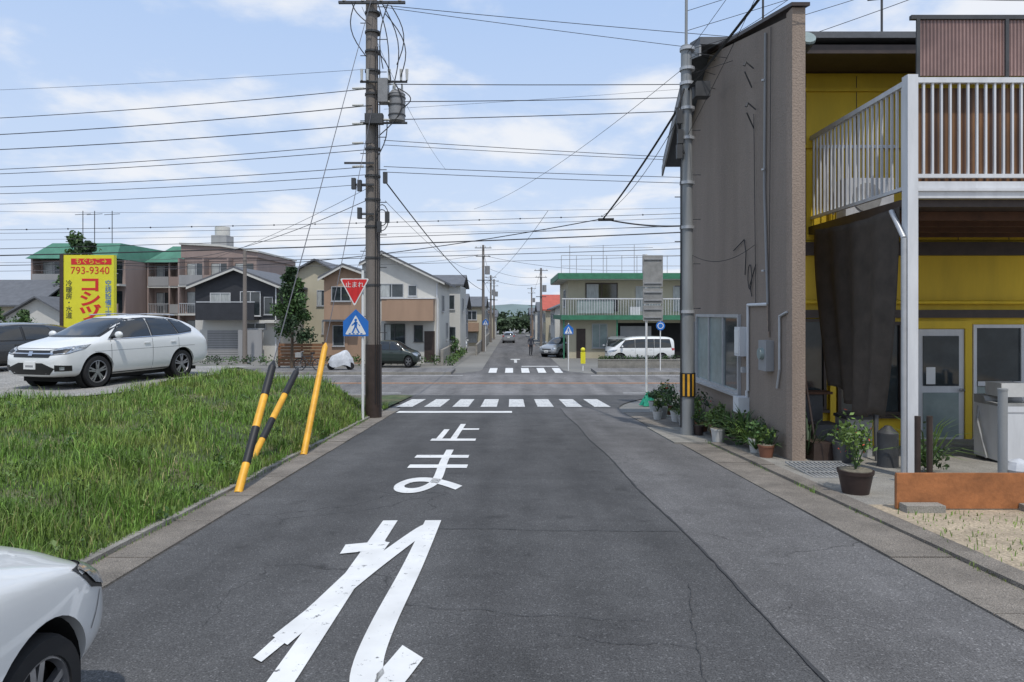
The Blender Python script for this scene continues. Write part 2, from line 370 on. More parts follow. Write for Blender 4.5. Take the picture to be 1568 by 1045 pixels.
G=Group('drain_cover'); G.cyl('lid',(3.52,4.5,gz(4.5)+.020),(3.52,4.5,gz(4.5)+.028),.09,.09,M['dkgrey'],20); G.build()
stripobj('house_apron',3.86,14,6.2,12.2,M['concrete'],.035,step=1)
stripobj('sand_yard',3.86,14,-4,7.4,M['sand'],.045,step=1)
# markings
G=Group('road_marking')
def quad(G,n,x0,x1,y0,y1,mat,dz=.009):
    k=max(1,int((y1-y0)/.8)); V=[];F=[]
    for i in range(k+1):
        y=y0+(y1-y0)*i/k; V+=[(x0,y,gz(y)+dz),(x1,y,gz(y)+dz)]
    for i in range(k): F.append((2*i,2*i+1,2*i+3,2*i+2))
    G.add(n,V,F,mat)
for i,x in enumerate([-3.32,-2.46,-1.59,-.72,.15,1.04,1.92,2.79]): quad(G,'crosswalk_stripes',x-.25,x+.25,21.0,24.4,M['white_paint2'])
quad(G,'stop_line',-3.22,0,18.95,19.5,M['white_paint'])
for i in range(5): quad(G,'crosswalk_stripes_far',-1.3+i*.93-.02,-.85+i*.93-.02,38,41.3,M['white_paint'])
quad(G,'edge_line',-30,-4.6,28.2,28.35,M['white_paint2'],.010); quad(G,'edge_line',4.6,30,28.2,28.35,M['white_paint2'],.010)
quad(G,'edge_line',-40,-2.6,36.2,36.35,M['white_paint2'],.010); quad(G,'edge_line',4.2,40,36.2,36.35,M['white_paint2'],.010)
quad(G,'centre_line',-60,60,32.25,32.5,M['orange_paint'],.010)
quad(G,'arrow_mark',.15,.35,46.5,50,M['white_paint2']); quad(G,'arrow_mark',-.1,.6,50.1,51.3,M['white_paint2']); quad(G,'stop_line_far',.6,2.9,42.5,43,M['white_paint'])
SY=2.3
def smooth(pts,k=6):
    P=[Vector((x,y,0)) for x,y in pts]; out=[]
    for i in range(len(P)-1):
        p0=P[max(i-1,0)];p1=P[i];p2=P[i+1];p3=P[min(i+2,len(P)-1)]
        for j in range(k):
            t=j/k; q=.5*((2*p1)+(-p0+p2)*t+(2*p0-5*p1+4*p2-p3)*t*t+(-p0+3*p1-3*p2+p3)*t**3); out.append((q.x,q.y))
    out.append(pts[-1]); return out
def stroke(G,n,pts,w,mat=M['white_paint'],dz=.009):
    P=[Vector((x,y/SY)) for x,y in pts]; V=[];F=[]
    for i,p in enumerate(P):
        a=P[max(i-1,0)];b=P[min(i+1,len(P)-1)]
        d1=(p-a).normalized() if i>0 else (b-p).normalized(); d2=(b-p).normalized() if i<len(P)-1 else d1
        t=(d1+d2); t=t.normalized() if t.length>.1 else d1
        nn=Vector((-t.y,t.x)); k=min(1.5,1/max(.5,abs(nn.dot(Vector((-d1.y,d1.x))))))
        ww=w[i] if isinstance(w,list) else w
        for s in(1,-1):
            q=p+nn*s*ww/2*k; yy=q.y*SY; V.append((q.x,yy,gz(yy)+dz))
    for i in range(len(P)-1): F.append((2*i,2*i+1,2*i+3,2*i+2))
    G.add(n,V,F,mat)
d0=[.0090,.0095,.0100,.0105]
stroke(G,'char_tomare_1',[(-1.56,13.15),(-.70,13.15)],.14,dz=d0[0])
stroke(G,'char_tomare_1',[(-1.14,13.3),(-1.14,16.0)],.12,dz=d0[1])
stroke(G,'char_tomare_1',[(-1.42,13.3),(-1.42,14.9)],.12,dz=d0[1])
stroke(G,'char_tomare_1',[(-1.10,14.95),(-.72,14.95)],.12,dz=d0[0])
stroke(G,'char_tomare_2',[(-1.56,11.05),(-.70,11.05)],.13,dz=d0[0])
stroke(G,'char_tomare_2',[(-1.53,10.1),(-.66,10.1)],.13,dz=d0[0])
loop=[(-1.07,11.8),(-1.05,10.5),(-1.0,9.3),(-1.02,8.75),(-1.12,8.42),(-1.25,8.32),(-1.38,8.42),(-1.42,8.68),(-1.34,8.95),(-1.2,9.05),(-1.03,8.98),(-.85,8.78),(-.66,8.5)]
stroke(G,'char_tomare_2',smooth(loop),.125,dz=d0[1])
stroke(G,'char_tomare_3',[(-1.22,6.85),(-1.20,5),(-1.18,2.9)],.145,dz=d0[0])
stroke(G,'char_tomare_3',[(-1.45,5.85),(-1.12,5.97)],.12,dz=d0[3])
stroke(G,'char_tomare_3',[(-1.13,6.08),(-1.17,5.55),(-1.27,4.6),(-1.40,3.75)],[.09,.14,.13,.07],dz=d0[1])
stroke(G,'char_tomare_3',smooth([(-1.36,4.0),(-1.15,5.15),(-.98,5.95),(-.86,6.45),(-.80,6.6)]),.14,dz=d0[2])
stroke(G,'char_tomare_3',smooth([(-.79,6.85),(-.785,5.4),(-.80,4.2),(-.77,3.62),(-.67,3.42),(-.56,3.85)]),.16,dz=d0[3])
G.build()
def pave(name,x0,x1,y0,y1,h=.13,mat='concrete'):
    G=Group(name); z=gz(y0)
    G.box('slab',x0,x1,y0+.16,y1,z-.1,z+h-.008,M['asphalt3']); 
    x=x0
    while x<x1-.01:
        xe=min(x+1.0,x1); G.box('kerb',x,xe-.012,y0,y0+.158,z-.1,z+h,M['concrete']); x+=1.
    G.build()
pave('pavement',-70,-3.3,37,39.8); pave('pavement',4.6,70,37,39.8)
pave('pavement',-60,-5.2,24.9,27.0,.12); pave('pavement',5.6,60,24.6,27.0,.12)

# ------------------------------------------------------------ grass bank
def sm(t): t=max(0,min(1,t)); return t*t*(3-2*t)
LOT=-.07
def mound(X,Y):
    u=(lk(min(Y,19))-.48)-X; r=gz(Y)+.02
    T=max(LOT,r+.22); t=max(0,min(1,u/1.9)); s=1-(1-t)**2
    Yend=19.6+5*max(0,min(1,(-6.5-X)/2.5)); e=1-sm((Y-(Yend-1.6))/1.6)
    fl=1 if not (X<-7.6 and Y>13) else 0
    return r+.02+(T-r)*s*e+.05*math.sin(X*2.1+Y)*math.sin(Y*1.4)*s*fl
gx=np.concatenate([np.linspace(0,2.2,12),np.linspace(2.8,22,22)]); gy=np.arange(-4,26.1,.5)
V=[];F=[]
for y in gy:
    for u in gx:
        X=lk(min(y,19))-.48-u; V.append((X,y,mound(X,y)))
k=len(gx)
for j in range(len(gy)-1):
    for i in range(k-1): F.append((j*k+i,(j+1)*k+i,(j+1)*k+i+1,j*k+i+1))
single('grass_bank',V,F,M['soil'],True)
V=[];F=[]
xs2=np.linspace(-24,-8.6,14); ys2=np.linspace(14.0,22.5,12)
for j,y in enumerate(ys2):
    for i,x in enumerate(xs2): V.append((x+(.3*math.sin(y*1.7) if i==13 else 0),y+(.3*math.sin(x*2) if j==0 else 0),LOT+.045))
for j in range(11):
    for i in range(13): F.append((j*14+i,j*14+i+1,(j+1)*14+i+1,(j+1)*14+i))
single('gravel_lot',V,F,M['gravel'],True)
def blades(name,n,sampler,mat,hmin,hmax,wmin,wmax):
    P=np.empty((n,3)); 
    for i in range(n): P[i]=sampler()
    a=rng.random(n)*2*math.pi; lean=rng.random(n)*.75+.05; la=rng.random(n)*2*math.pi
    dist=np.clip(P[:,1]/6,.7,3); h=(hmin+(hmax-hmin)*rng.random(n)**1.6); w=(wmin+(wmax-wmin)*rng.random(n))*np.sqrt(dist)
    cl=.78+.55*(np.sin(P[:,0]*3.1+1.3*np.sin(P[:,1]*2))*np.cos(P[:,1]*2.7+np.sin(P[:,0]))); h=h*np.clip(cl,.2,2)
    sx=np.cos(a)*w;sy=np.sin(a)*w
    lx=np.cos(la)*lean*h; ly=np.sin(la)*lean*h
    v0=P+np.stack([-sx,-sy,0*h-.02],1); v1=P+np.stack([sx,sy,0*h-.02],1)
    mid=P+np.stack([lx*.35,ly*.35,h*.6],1)
    v2=mid+np.stack([sx*.8,sy*.8,0*h],1); v3=mid-np.stack([sx*.8,sy*.8,0*h],1)
    v4=P+np.stack([lx,ly,h*(1-.3*lean)],1)
    VV=np.stack([v0,v1,v2,v3,v4],1).reshape(-1,3).astype(np.float32)
    me=bpy.data.meshes.new(name); me.vertices.add(5*n); me.vertices.foreach_set('co',VV.ravel())
    base=np.arange(n)*5
    L=np.stack([base,base+1,base+2,base+3,base+3,base+2,base+4],1).ravel().astype(np.int32)
    me.loops.add(7*n); me.loops.foreach_set('vertex_index',L)
    me.polygons.add(2*n); st=np.stack([np.arange(n)*7,np.arange(n)*7+4],1).ravel().astype(np.int32)
    me.polygons.foreach_set('loop_start',st)
    me.materials.append(mat); me.update(calc_edges=True); me.validate()
    o=bpy.data.objects.new(name,me); COL.objects.link(o)
def samp():
    while True:
        y=2.2*math.exp(random.random()*math.log(20.5/2.2)); 
        u=random.random()**1.25*14
        if u>1.2*y+1.5 and y<12: continue
        x=lk(min(y,19))-.44-u
        if x<-8.7 and y>14.1: continue
        q=math.sin(x*1.7+2*math.sin(y*.9))*math.sin(y*1.3+x*.6)
        if q>.78 and u>.5 and random.random()<.65: continue
        return (x,y,mound(x,y))
blades('grass',135000,samp,M['grass'],.06,.28,.0025,.0055)
blades('dry_grass',10000,samp,M['grassdry'],.08,.30,.0016,.0038)
def samp2():
    x=3.9+random.random()*1.4; y=5+random.random()*2.0
    return (x+random.gauss(0,.1),y,gz(y)+.04)
blades('yard_weeds',500,samp2,M['grass'],.03,.09,.003,.006)
def samp3():
    y=3+random.random()*14; x=lk(y)-.39+random.gauss(0,.025); return (x,y,gz(y)+.02)
blades('gutter_weeds',1500,samp3,M['grass'],.02,.09,.002,.004)
def samp4():
    y=random.choice([5.2,7.1,8.3,9.9,11.4,12.2])+random.gauss(0,.25); return (3.62+random.gauss(0,.02),y,gz(y)+.02)
blades('gutter_weeds',350,samp4,M['grass'],.02,.07,.002,.004)
G=Group('weeds')
for i in range(280):
    x,y,z=samp()
    s=.05+.10*random.random(); G.leaves('weed_leaves',(x,y,z+s*.7),(s*1.5,s*1.5,s),26,.020+.010*random.random(),random.choice([M['leaf'],M['leafl'],M['leafl']]),.1)
G.build()

# ------------------------------------------------------------ vehicles
def new_from(obj):
    dg=bpy.context.evaluated_depsgraph_get(); return bpy.data.meshes.new_from_object(obj.evaluated_get(dg))
PROF={
'suv':dict(st=[(-2.35,.46,.84,.98,.72,.52),(-2.30,.36,.98,1.20,.86,.62),(-2.14,.30,1.08,1.36,.91,.66),(-1.75,.25,1.14,1.56,.92,.62),(-1.1,.23,1.13,1.67,.92,.63),(-.2,.23,1.11,1.70,.92,.64),(.40,.23,1.09,1.65,.92,.63),(.85,.23,1.08,1.46,.92,.66),(1.28,.23,1.07,1.22,.915,.74),(1.75,.25,1.02,1.14,.905,.74),(2.10,.28,.94,1.06,.88,.68),(2.28,.30,.82,.94,.80,.58),(2.36,.36,.66,.78,.60,.42)],
  wh=(1.40,-1.26,.375), side=[[(1.06,1.14),(.46,1.53),(-.18,1.595),(-.18,1.155)],[(-.26,1.16),(-.26,1.595),(-.98,1.575),(-1.12,1.19)],[(-1.19,1.20),(-1.05,1.57),(-1.42,1.50),(-1.72,1.34),(-1.66,1.26)]], ws=(1.20,1.59,.72,.56), rw=(1.18,1.46,.60,.50)),
'hatch':dict(st=[(-1.95,.40,.80,.95,.66,.5),(-1.9,.30,.92,1.2,.80,.58),(-1.7,.25,.97,1.40,.84,.58),(-1.2,.2,.97,1.50,.845,.60),(-.3,.19,.95,1.53,.845,.62),(.3,.19,.93,1.47,.845,.61),(.75,.19,.92,1.22,.845,.64),(1.1,.20,.91,1.02,.84,.66),(1.5,.22,.84,.95,.83,.64),(1.78,.25,.74,.86,.78,.58),(1.93,.28,.62,.74,.68,.48),(2.0,.33,.52,.6,.48,.36)],
  wh=(1.22,-1.28,.31), side=[[(.82,.98),(.3,1.37),(-.2,1.42),(-.2,.98)],[(-.28,.98),(-.28,1.42),(-.95,1.40),(-1.15,1.0)]], ws=(1.03,1.40,.66,.52), rw=(1.05,1.38,.6,.5)),
'van':dict(st=[(-2.1,.40,.9,1.5,.72,.60),(-2.05,.30,1.0,1.80,.82,.66),(-1.6,.22,1.02,1.90,.84,.70),(-.5,.2,1.02,1.92,.845,.71),(.6,.2,1.02,1.90,.845,.70),(1.1,.2,1.0,1.72,.845,.68),(1.5,.2,.98,1.38,.84,.68),(1.8,.22,.93,1.10,.82,.66),(2.0,.25,.8,.95,.78,.6),(2.12,.32,.6,.75,.62,.45)],
  wh=(1.35,-1.25,.32), side=[[(1.35,1.08),(.98,1.60),(.45,1.68),(.45,1.08)],[(.37,1.08),(.37,1.68),(-.75,1.70),(-.75,1.08)],[(-.83,1.08),(-.83,1.70),(-1.75,1.68),(-1.85,1.10)]], ws=(1.14,1.66,.66,.58), rw=(1.1,1.66,.62,.56)),
}
def car(name,kind,loc,heading,paint,scale=(1,1,1),pitch=0.,mirror_dx=-.12):
    P=PROF[kind]; st=P['st']; sx,sy,sz=scale
    V=[];F=[]
    def sec(s):
        x,zb,be,zt,w,wt=s
        h=[(0,zb),(w*.8,zb),(w*.985,zb+.13),(w,(zb+be)*.52),(w*.985,be-.06),(w*.95,be),(wt+.03,zt-.09),(wt*.72,zt-.012),(0,zt+.012)]
        full=h+[(-a,b) for a,b in h[-2:0:-1]]
        return [(x,a,b) for a,b in full]
    for s in st: V+=sec(s)
    k=len(sec(st[0]))
    for i in range(len(st)-1):
        for j in range(k):
            jj=(j+1)%k; F.append((i*k+j,i*k+jj,(i+1)*k+jj,(i+1)*k+j))
    F.append(tuple(range(k))[::-1]); F.append(tuple((len(st)-1)*k+j for j in range(k)))
    me=bpy.data.meshes.new('tmp'); me.from_pydata(V,[],F)
    bm=bmesh.new(); bm.from_mesh(me); bmesh.ops.recalc_face_normals(bm,faces=bm.faces); bm.to_mesh(me); bm.free()
    ob=bpy.data.objects.new('tmp',me); COL.objects.link(ob)
    ss=ob.modifiers.new('s','SUBSURF'); ss.levels=2; ss.render_levels=2
    full=new_from(ob)
    bm=bmesh.new(); bm.from_mesh(full); bvh=BVHTree.FromBMesh(bm); bm.free()
    wf,wr,R=P['wh']; W=max(s[4] for s in st)
    bmc=bmesh.new()
    for x in(wf,wr):
        for s in(-1,1):
            Mx=Matrix.Translation((x,s*(W-.28+.5),R+.01))@Matrix.Rotation(math.pi/2,4,'X')
            bmesh.ops.create_cone(bmc,cap_ends=True,segments=40,radius1=R*1.17,radius2=R*1.17,depth=1.0,matrix=Mx)
    cm=bpy.data.meshes.new('c'); bmc.to_mesh(cm); bmc.free(); co=bpy.data.objects.new('c',cm); COL.objects.link(co)
    b=ob.modifiers.new('b','BOOLEAN'); b.object=co; b.operation='DIFFERENCE'; b.solver='EXACT'
    bpy.context.view_layer.update()
    body=new_from(ob); body.name='body'
    bpy.data.objects.remove(ob); bpy.data.objects.remove(co)
    body.materials.clear(); body.materials.append(paint); body.polygons.foreach_set('use_smooth',[True]*len(body.polygons)); body.polygons.foreach_set('material_index',[0]*len(body.polygons))
    body.set_sharp_from_angle(angle=math.radians(35))
    G=Group(name,loc,heading); G.e.rotation_euler=(0,pitch,heading); G.e.scale=(sx,sy,sz)
    bo=bpy.data.objects.new('body',body); COL.objects.link(bo); bo.parent=G.e
    def patch(n,poly,d,mat,off=.005,res=.07):
        d=Vector(d).normalized(); u=Vector((-d.y,d.x,0)).normalized()
        bm=bmesh.new(); vs=[bm.verts.new((a,b,0)) for a,b in poly]; bm.faces.new(vs)
        a0=min(p[0] for p in poly);a1=max(p[0] for p in poly);b0=min(p[1] for p in poly);b1=max(p[1] for p in poly)
        t=a0+res
        while t<a1: bmesh.ops.bisect_plane(bm,geom=bm.verts[:]+bm.edges[:]+bm.faces[:],plane_co=(t,0,0),plane_no=(1,0,0)); t+=res
        t=b0+res
        while t<b1: bmesh.ops.bisect_plane(bm,geom=bm.verts[:]+bm.edges[:]+bm.faces[:],plane_co=(0,t,0),plane_no=(0,1,0)); t+=res
        vv=[]
        bm.verts.ensure_lookup_table(); bm.verts.index_update()
        for v in bm.verts:
            o=u*v.co.x+Vector((0,0,v.co.y))-d*5
            h=bvh.ray_cast(o,d)
            if h[0] is None:
                h=bvh.find_nearest(o+d*5); 
            nn=h[1] if h[1].dot(d)<0 else -h[1]
            vv.append(h[0]+nn*off)
        G.add(n,vv,[tuple(v.index for v in f.verts) for f in bm.faces],mat,True); bm.free()
    def sidepatch(n,poly,mat,off=.005,res=.08):
        for s in(-1,1):
            patch(n,[(a*s,b) for a,b in poly],(0,-s,0),mat,off,res)
    def grow(poly,g):
        cx=sum(p[0] for p in poly)/len(poly);cy=sum(p[1] for p in poly)/len(poly)
        return [(a+math.copysign(g,a-cx),b+math.copysign(g,b-cy)) for a,b in poly]
    for poly in P['side']:
        sidepatch('window_trim',grow(poly,.032),M['cartrim'],.004); sidepatch('side_windows',poly,M['carglass'],.008)
    z0,z1,a,b_=P['ws']
    fp=lambda n,poly,mat,off=.006: patch(n,poly,(-1,0,0),mat,off,.09)
    rp=lambda n,poly,mat,off=.006: patch(n,poly,(1,0,0),mat,off,.09)
    fp('windscreen_trim',[(-a-.02,z0-.03),(a+.02,z0-.03),(b_+.03,z1+.02),(-b_-.03,z1+.02)],M['cartrim'],.004)
    fp('windscreen',[(-a+.03,z0),(a-.03,z0),(b_,z1),(-b_,z1)],M['carglass'],.009)
    z0,z1,a,b_=P['rw']
    rp('rear_window',[(-a,z0),(a,z0),(b_,z1),(-b_,z1)],M['carglass'],.007)
    if kind=='suv':
        fp('grille',[(-.50,.74),(.50,.74),(.60,.90),(-.60,.90)],M['cartrim'],.006)
        fp('grille_bar',[(-.58,.815),(.58,.815),(.58,.84),(-.58,.84)],M['chrome'],.014)
        fp('lower_grille',[(-.52,.36),(.52,.36),(.66,.50),(.34,.62),(-.34,.62),(-.66,.50)],M['cartrim'],.006)
        fp('emblem',[(-.055,.78),(.055,.78),(.055,.87),(-.055,.87)],M['chrome'],.018)
        fp('hood_line',[(-.62,.935),(.62,.935),(.62,.943),(-.62,.943)],M['cartrim'],.003)
        for s in(-1,1):
            d=Vector((-1,-s*.75,0)).normalized()
            cc=[(-.28,.80),(-.30,.90),(0.0,.965),(.40,1.01),(.32,.92),(.05,.83)]
            u=Vector((-d.y,d.x,0)); c=Vector((2.08,s*.72,0)).dot(u); sg=1 if u.dot(Vector((-1,0,0)))>0 else -1
            patch('headlamp',[(c+sg*x,z) for x,z in cc],d,M['lamp'],.008,.06)
            patch('headlamp_inner',[(c+sg*x,z) for x,z in [(-.24,.82),(-.25,.88),(-.02,.92),(.12,.93),(.03,.85)]],d,M['cartrim'],.011,.06)
            patch('headlamp_trim',[(c+sg*x*1.06,z+.006*(1 if z>.85 else -2)) for x,z in cc],d,M['cartrim'],.004,.06)
            c2=Vector((2.2,s*.74,0)).dot(u)
            patch('fog_lamp_housing',[(c2-.18,.44),(c2+.14,.44),(c2+.14,.58),(c2-.18,.56)],d,M['cartrim'],.006,.06)
            patch('fog_lamp',[(c2-.05,.47),(c2+.04,.47),(c2+.04,.54),(c2-.05,.54)],d,M['lamp'],.012,.06)
        sidepatch('body_crease',[(-1.7,.86),(1.5,.84),(1.5,.846),(-1.7,.867)],M['cartrim'],.0015)
        sidepatch('window_chrome',[(-1.66,1.205),(-1.1,1.155),(1.10,1.10),(1.10,1.118),(-1.1,1.172),(-1.66,1.222)],M['chrome'],.011)
        for s in(-1,1): G.tube('roof_rail',[(-1.3,s*.58,1.68),(-.5,s*.60,1.72),(.3,s*.58,1.69)],.015,M['chrome'],6)
        zp=.56
    else:
        fz=.62 if kind=='hatch' else .72
        fp('grille',[(-.38,fz-.03),(.38,fz-.03),(.42,fz+.04),(-.42,fz+.04)],M['cartrim'],.006)
        fp('lower_grille',[(-.46,.30),(.46,.30),(.4,.44),(-.4,.44)],M['cartrim'],.006)
        xf=st[-3][0]
        for s in(-1,1):
            d=Vector((-1,-s*.8,0)).normalized(); u=Vector((-d.y,d.x,0)); c=Vector((xf,s*.62,0)).dot(u); sg=1 if u.dot(Vector((-1,0,0)))>0 else -1
            cc=[(-.15,fz),(-.17,fz+.10),(.12,fz+.17),(.30,fz+.19),(.22,fz+.08),(.05,fz)]
            patch('headlamp_trim',[(c+sg*x*1.12,z+(.008 if z>fz+.09 else -.01)) for x,z in cc],d,M['cartrim'],.004,.05)
            patch('headlamp',[(c+sg*x,z) for x,z in cc],d,M['lamp'],.009,.05)
        fp('bonnet_gap',[(-.6,st[-4][3]-.015),(.6,st[-4][3]-.015),(.6,st[-4][3]-.007),(-.6,st[-4][3]-.007)],M['cartrim'],.003)
        sidepatch('bumper_gap',[(wf+R*1.2,.50),(wf+R*1.2+.008,.50),(wf+R*1.2+.13,.64),(wf+R*1.2+.12,.64)],M['cartrim'],.003)
        zp=.47
    xf=st[-1][0]
    G.box('front_plate',xf-.01,xf+.015,-.165,.165,zp-.08,zp+.085,M['signwhite'])
    G.box('front_plate',xf+.0155,xf+.017,-.11,.11,zp-.035,zp+.01,M['greywall'])
    xr=st[0][0]; G.box('rear_plate',xr-.015,xr+.02,-.165,.165,.72,.88,M['signwhite'])
    for s in(-1,1):
        d=Vector((1,-s*.5,0)).normalized(); u=Vector((-d.y,d.x,0)); c=Vector((st[1][0],s*.74,0)).dot(u)
        patch('tail_lamp',[(c-.13,.86),(c+.13,.86),(c+.13,1.04),(c-.13,1.04)],d,M['lampred'],.007,.06)
    zt=P['side'][0][0][1]-.04
    for xl in [P['side'][0][0][0]-.02,P['side'][0][-1][0]-.04,P['side'][1][-1][0]]:
        sidepatch('door_gap',[(xl-.005,.34),(xl+.005,.34),(xl+.005,zt),(xl-.005,zt)],M['cartrim'],.003)
    sidepatch('sill',[(wr+R*1.2,.225),(wf-R*1.2,.225),(wf-R*1.2,.33),(wr+R*1.2,.33)],M['cartrim'],.004)
    for s in(-1,1):
        for xh in (P['side'][0][-1][0]+.14,P['side'][1][-1][0]+.2):
            G.box('door_handle',xh-.09,xh+.09,s*(W*.985)-.02,s*(W*.985)+.02,zt-.13,zt-.10,paint)
        xm=P['side'][0][0][0]+mirror_dx; mo=.09 if mirror_dx>-.2 else .02
        G.ball('mirror',(xm,s*(W+mo),zt+.12),.11,paint,12,(.6,1,.75))
        G.cyl('mirror_arm',(xm,s*(W-.12),zt+.06),(xm,s*(W+.02),zt+.09),.03,.03,M['cartrim'],8)
    for x in(wf,wr):
        for s in(-1,1):
            yo=s*(W-.03); yi=s*(W-.25); c=lambda y:(x,y,R)
            prof=[(R*.98,yo-s*.03),(R*.93,yo),(R*.70,yo+s*.004),(R*.68,yo-s*.02)]
            kk=32; vv=[];ff=[]
            pr=[(R*.6,yi),(R*.95,yi),(R,yi+s*.03)]+prof
            for (r_,y_) in pr:
                for q in range(kk):
                    t=2*math.pi*q/kk; vv.append((x+r_*math.cos(t),y_,R+r_*math.sin(t)))
            for a_ in range(len(pr)-1):
                for q in range(kk): ff.append((a_*kk+q,a_*kk+(q+1)%kk,(a_+1)*kk+(q+1)%kk,(a_+1)*kk+q))
            G.add('tires',vv,ff,M['tire'],True)
            G.cyl('rim_back',c(yo-s*.09),c(yo-s*.085),R*.68,R*.68,M['well'],28)
            vv=[];ff=[]
            for (r_,y_) in [(R*.70,yo-s*.005),(R*.66,yo-s*.002),(R*.63,yo-s*.03)]:
                for q in range(kk):
                    t=2*math.pi*q/kk; vv.append((x+r_*math.cos(t),y_,R+r_*math.sin(t)))
            for a_ in range(2):
                for q in range(kk): ff.append((a_*kk+q,a_*kk+(q+1)%kk,(a_+1)*kk+(q+1)%kk,(a_+1)*kk+q))
            G.add('rims',vv,ff,M['rim'],True)
            G.cyl('rims',c(yo-s*.05),c(yo-s*.012),R*.17,R*.14,M['rim'],16)
            for q in range(10):
                t=2*math.pi*(q//2)/5+ (.16 if q%2 else -.16)+.3; dx,dz=math.cos(t),math.sin(t); px,pz=-dz,dx
                w0,w1=.022,.016; r0,r1=R*.12,R*.66
                vs=[]
                for (rr,ww) in((r0,w0),(r1,w1)):
                    for yy in(yo-s*.045,yo-s*.014):
                        for sg in(-1,1): vs.append((x+dx*rr+px*ww*sg,yy,R+dz*rr+pz*ww*sg))
                G.add('rims',vs,[(0,1,3,2),(4,6,7,5),(0,4,5,1),(2,3,7,6),(0,2,6,4),(1,5,7,3)],M['rim'])
            ra=R*1.165
            G.cyl('wheel_wells',(x,s*(W-.275),R+.01),(x,s*(W-.07),R+.01),ra,ra,M['well'],32,caps=False)
            G.cyl('wheel_wells',(x,s*(W-.278),R+.01),(x,s*(W-.274),R+.01),ra,ra,M['well'],32)
    G.box('underbody',st[1][0]+.25,st[-2][0]-.3,-W*.7,W*.7,.17,.26,M['well'])
    G.build(); return G
H=lambda fx,fy: math.atan2(fy,fx)
car('white_suv','suv',(-10.12,17.5,LOT+.04),H(-.27,-.96),M['carwhite'])
car('parked_hatchback','hatch',(-2.56,1.36,gz(1.36)+.005),H(-.07,1),M['carwhite'],scale=(1,1,.93),pitch=.0565,mirror_dx=-.30)
car('dark_sedan','hatch',(-15.6,20.6,LOT+.04),H(-.3,-.95),M['carblack'],scale=(1.15,1.05,.95))
car('dark_green_suv','hatch',(-7.3,42.6,gz(42)+.02),H(1,-.05),M['cargreen'],scale=(.80,.9,1.08))
car('white_van','van',(9.0,48.3,gz(48)+.02),H(-1,-.03),M['carwhite'],scale=(1.12,1,.92))
car('silver_hatchback','hatch',(4.0,55.5,gz(55)),H(-.6,-.8),M['carsilver'],scale=(1.1,1.05,1.05))
car('silver_minivan','van',(8.0,52.0,gz(52)),H(-.2,-1),M['carsilver'],scale=(1,1,.9))
car('silver_hatchback','hatch',(-.45,92,gz(92)),H(0,1),M['carsilver'],scale=(1,1,1))
car('black_hatchback','hatch',(5.6,60,gz(60)),H(-.2,-1),M['carblack'])
car('white_kei_van','van',(-5.2,66,gz(66)),H(.2,-1),M['carwhite'],scale=(.8,.85,.9))

# ------------------------------------------------------------ utility pole left
def crossarm(G,x,y,z,w,n=4,ang=0):
    c,s=math.cos(ang),math.sin(ang)
    a=Vector((x-c*w/2,y-s*w/2-.2,z)); b=Vector((x+c*w/2,y+s*w/2-.2,z))
    G.cyl('crossarm',a,b,.045,.045,M['dkgrey'],4,smooth=False)
    for i in range(n):
        p=a.lerp(b,(i+.3)/(n-.4)); G.cyl('insulators',p+Vector((0,0,.03)),p+Vector((0,0,.13)),.055,.03,M['insul'],10); G.cyl('insulators',p+Vector((0,0,.13)),p+Vector((0,0,.2)),.04,.02,M['insul'],10)
G=Group('utility_pole')
PX,PY=-3.57,17.6
G.cyl('pole',(PX,PY,gz(PY)-.3),(PX-.06,PY,11.8),.205,.135,M['concrete_pole'],24)
G.cyl('band',(PX,PY,gz(PY)),(PX,PY,.9),.212,.208,M['dkbrown'],24)
crossarm(G,PX,PY,9.62,1.7,4); crossarm(G,PX+.1,PY,10.4,1.8,4)
for z in(9.4,8.9,8.4,7.9,7.3,6.6,5.9,5.2,4.6,3.9,3.1,2.4): 
    G.cyl('band_straps',(PX-.02,PY,z),(PX-.02,PY,z+.05),.20,.20,M['dkgrey'],20)
for i in range(22):
    z=1.2+i*.42; s=-1 if i%2 else 1; G.cyl('step_bolts',(PX,PY,z),(PX+s*.34,PY,z),.011,.011,M['dkgrey'],6)
G.cyl('transformer',(PX+.62,PY-.1,6.62),(PX+.62,PY-.1,7.30),.21,.21,M['xfmr'],20); G.cyl('transformer',(PX+.62,PY-.1,7.30),(PX+.62,PY-.1,7.40),.22,.14,M['xfmr'],20)
for z in(6.75,7.0,7.2): G.cyl('transformer_rings',(PX+.62,PY-.1,z),(PX+.62,PY-.1,z+.03),.225,.225,M['dkgrey'],20)
for a in(0,2.1,4.2): G.cyl('bushings',(PX+.62+.13*math.cos(a),PY-.1+.13*math.sin(a),7.38),(PX+.62+.13*math.cos(a),PY-.1+.13*math.sin(a),7.58),.035,.02,M['insul'],8)
G.box('switch_box',PX+.18,PX+.42,PY-.35,PY-.05,7.05,7.65,M['xfmr'])
G.box('switch_box',PX-.15,PX+.3,PY-.38,PY-.18,6.5,6.75,M['dkgrey'])
G.cyl('bracket',(PX-.3,PY-.2,7.6),(PX+.9,PY-.2,7.6),.03,.03,M['dkgrey'],6); G.cyl('bracket',(PX-.3,PY-.2,6.55),(PX+.9,PY-.2,6.55),.03,.03,M['dkgrey'],6)
for i,x in enumerate((-.25,-.1,.45,.75,.9)): G.cyl('fuses',(PX+x,PY-.25,7.62),(PX+x,PY-.25,7.9),.03,.04,M['insul'],8)
for z,s in((7.54,1),(7.09,1),(6.63,1),(6.04,-1),(5.44,-1),(7.43,-1),(7.0,-1),(6.53,-1)): G.cyl('strain_insulators',(PX+s*.22,PY-.2,z),(PX+s*.5,PY-.2,z),.035,.025,M['insul'],8)
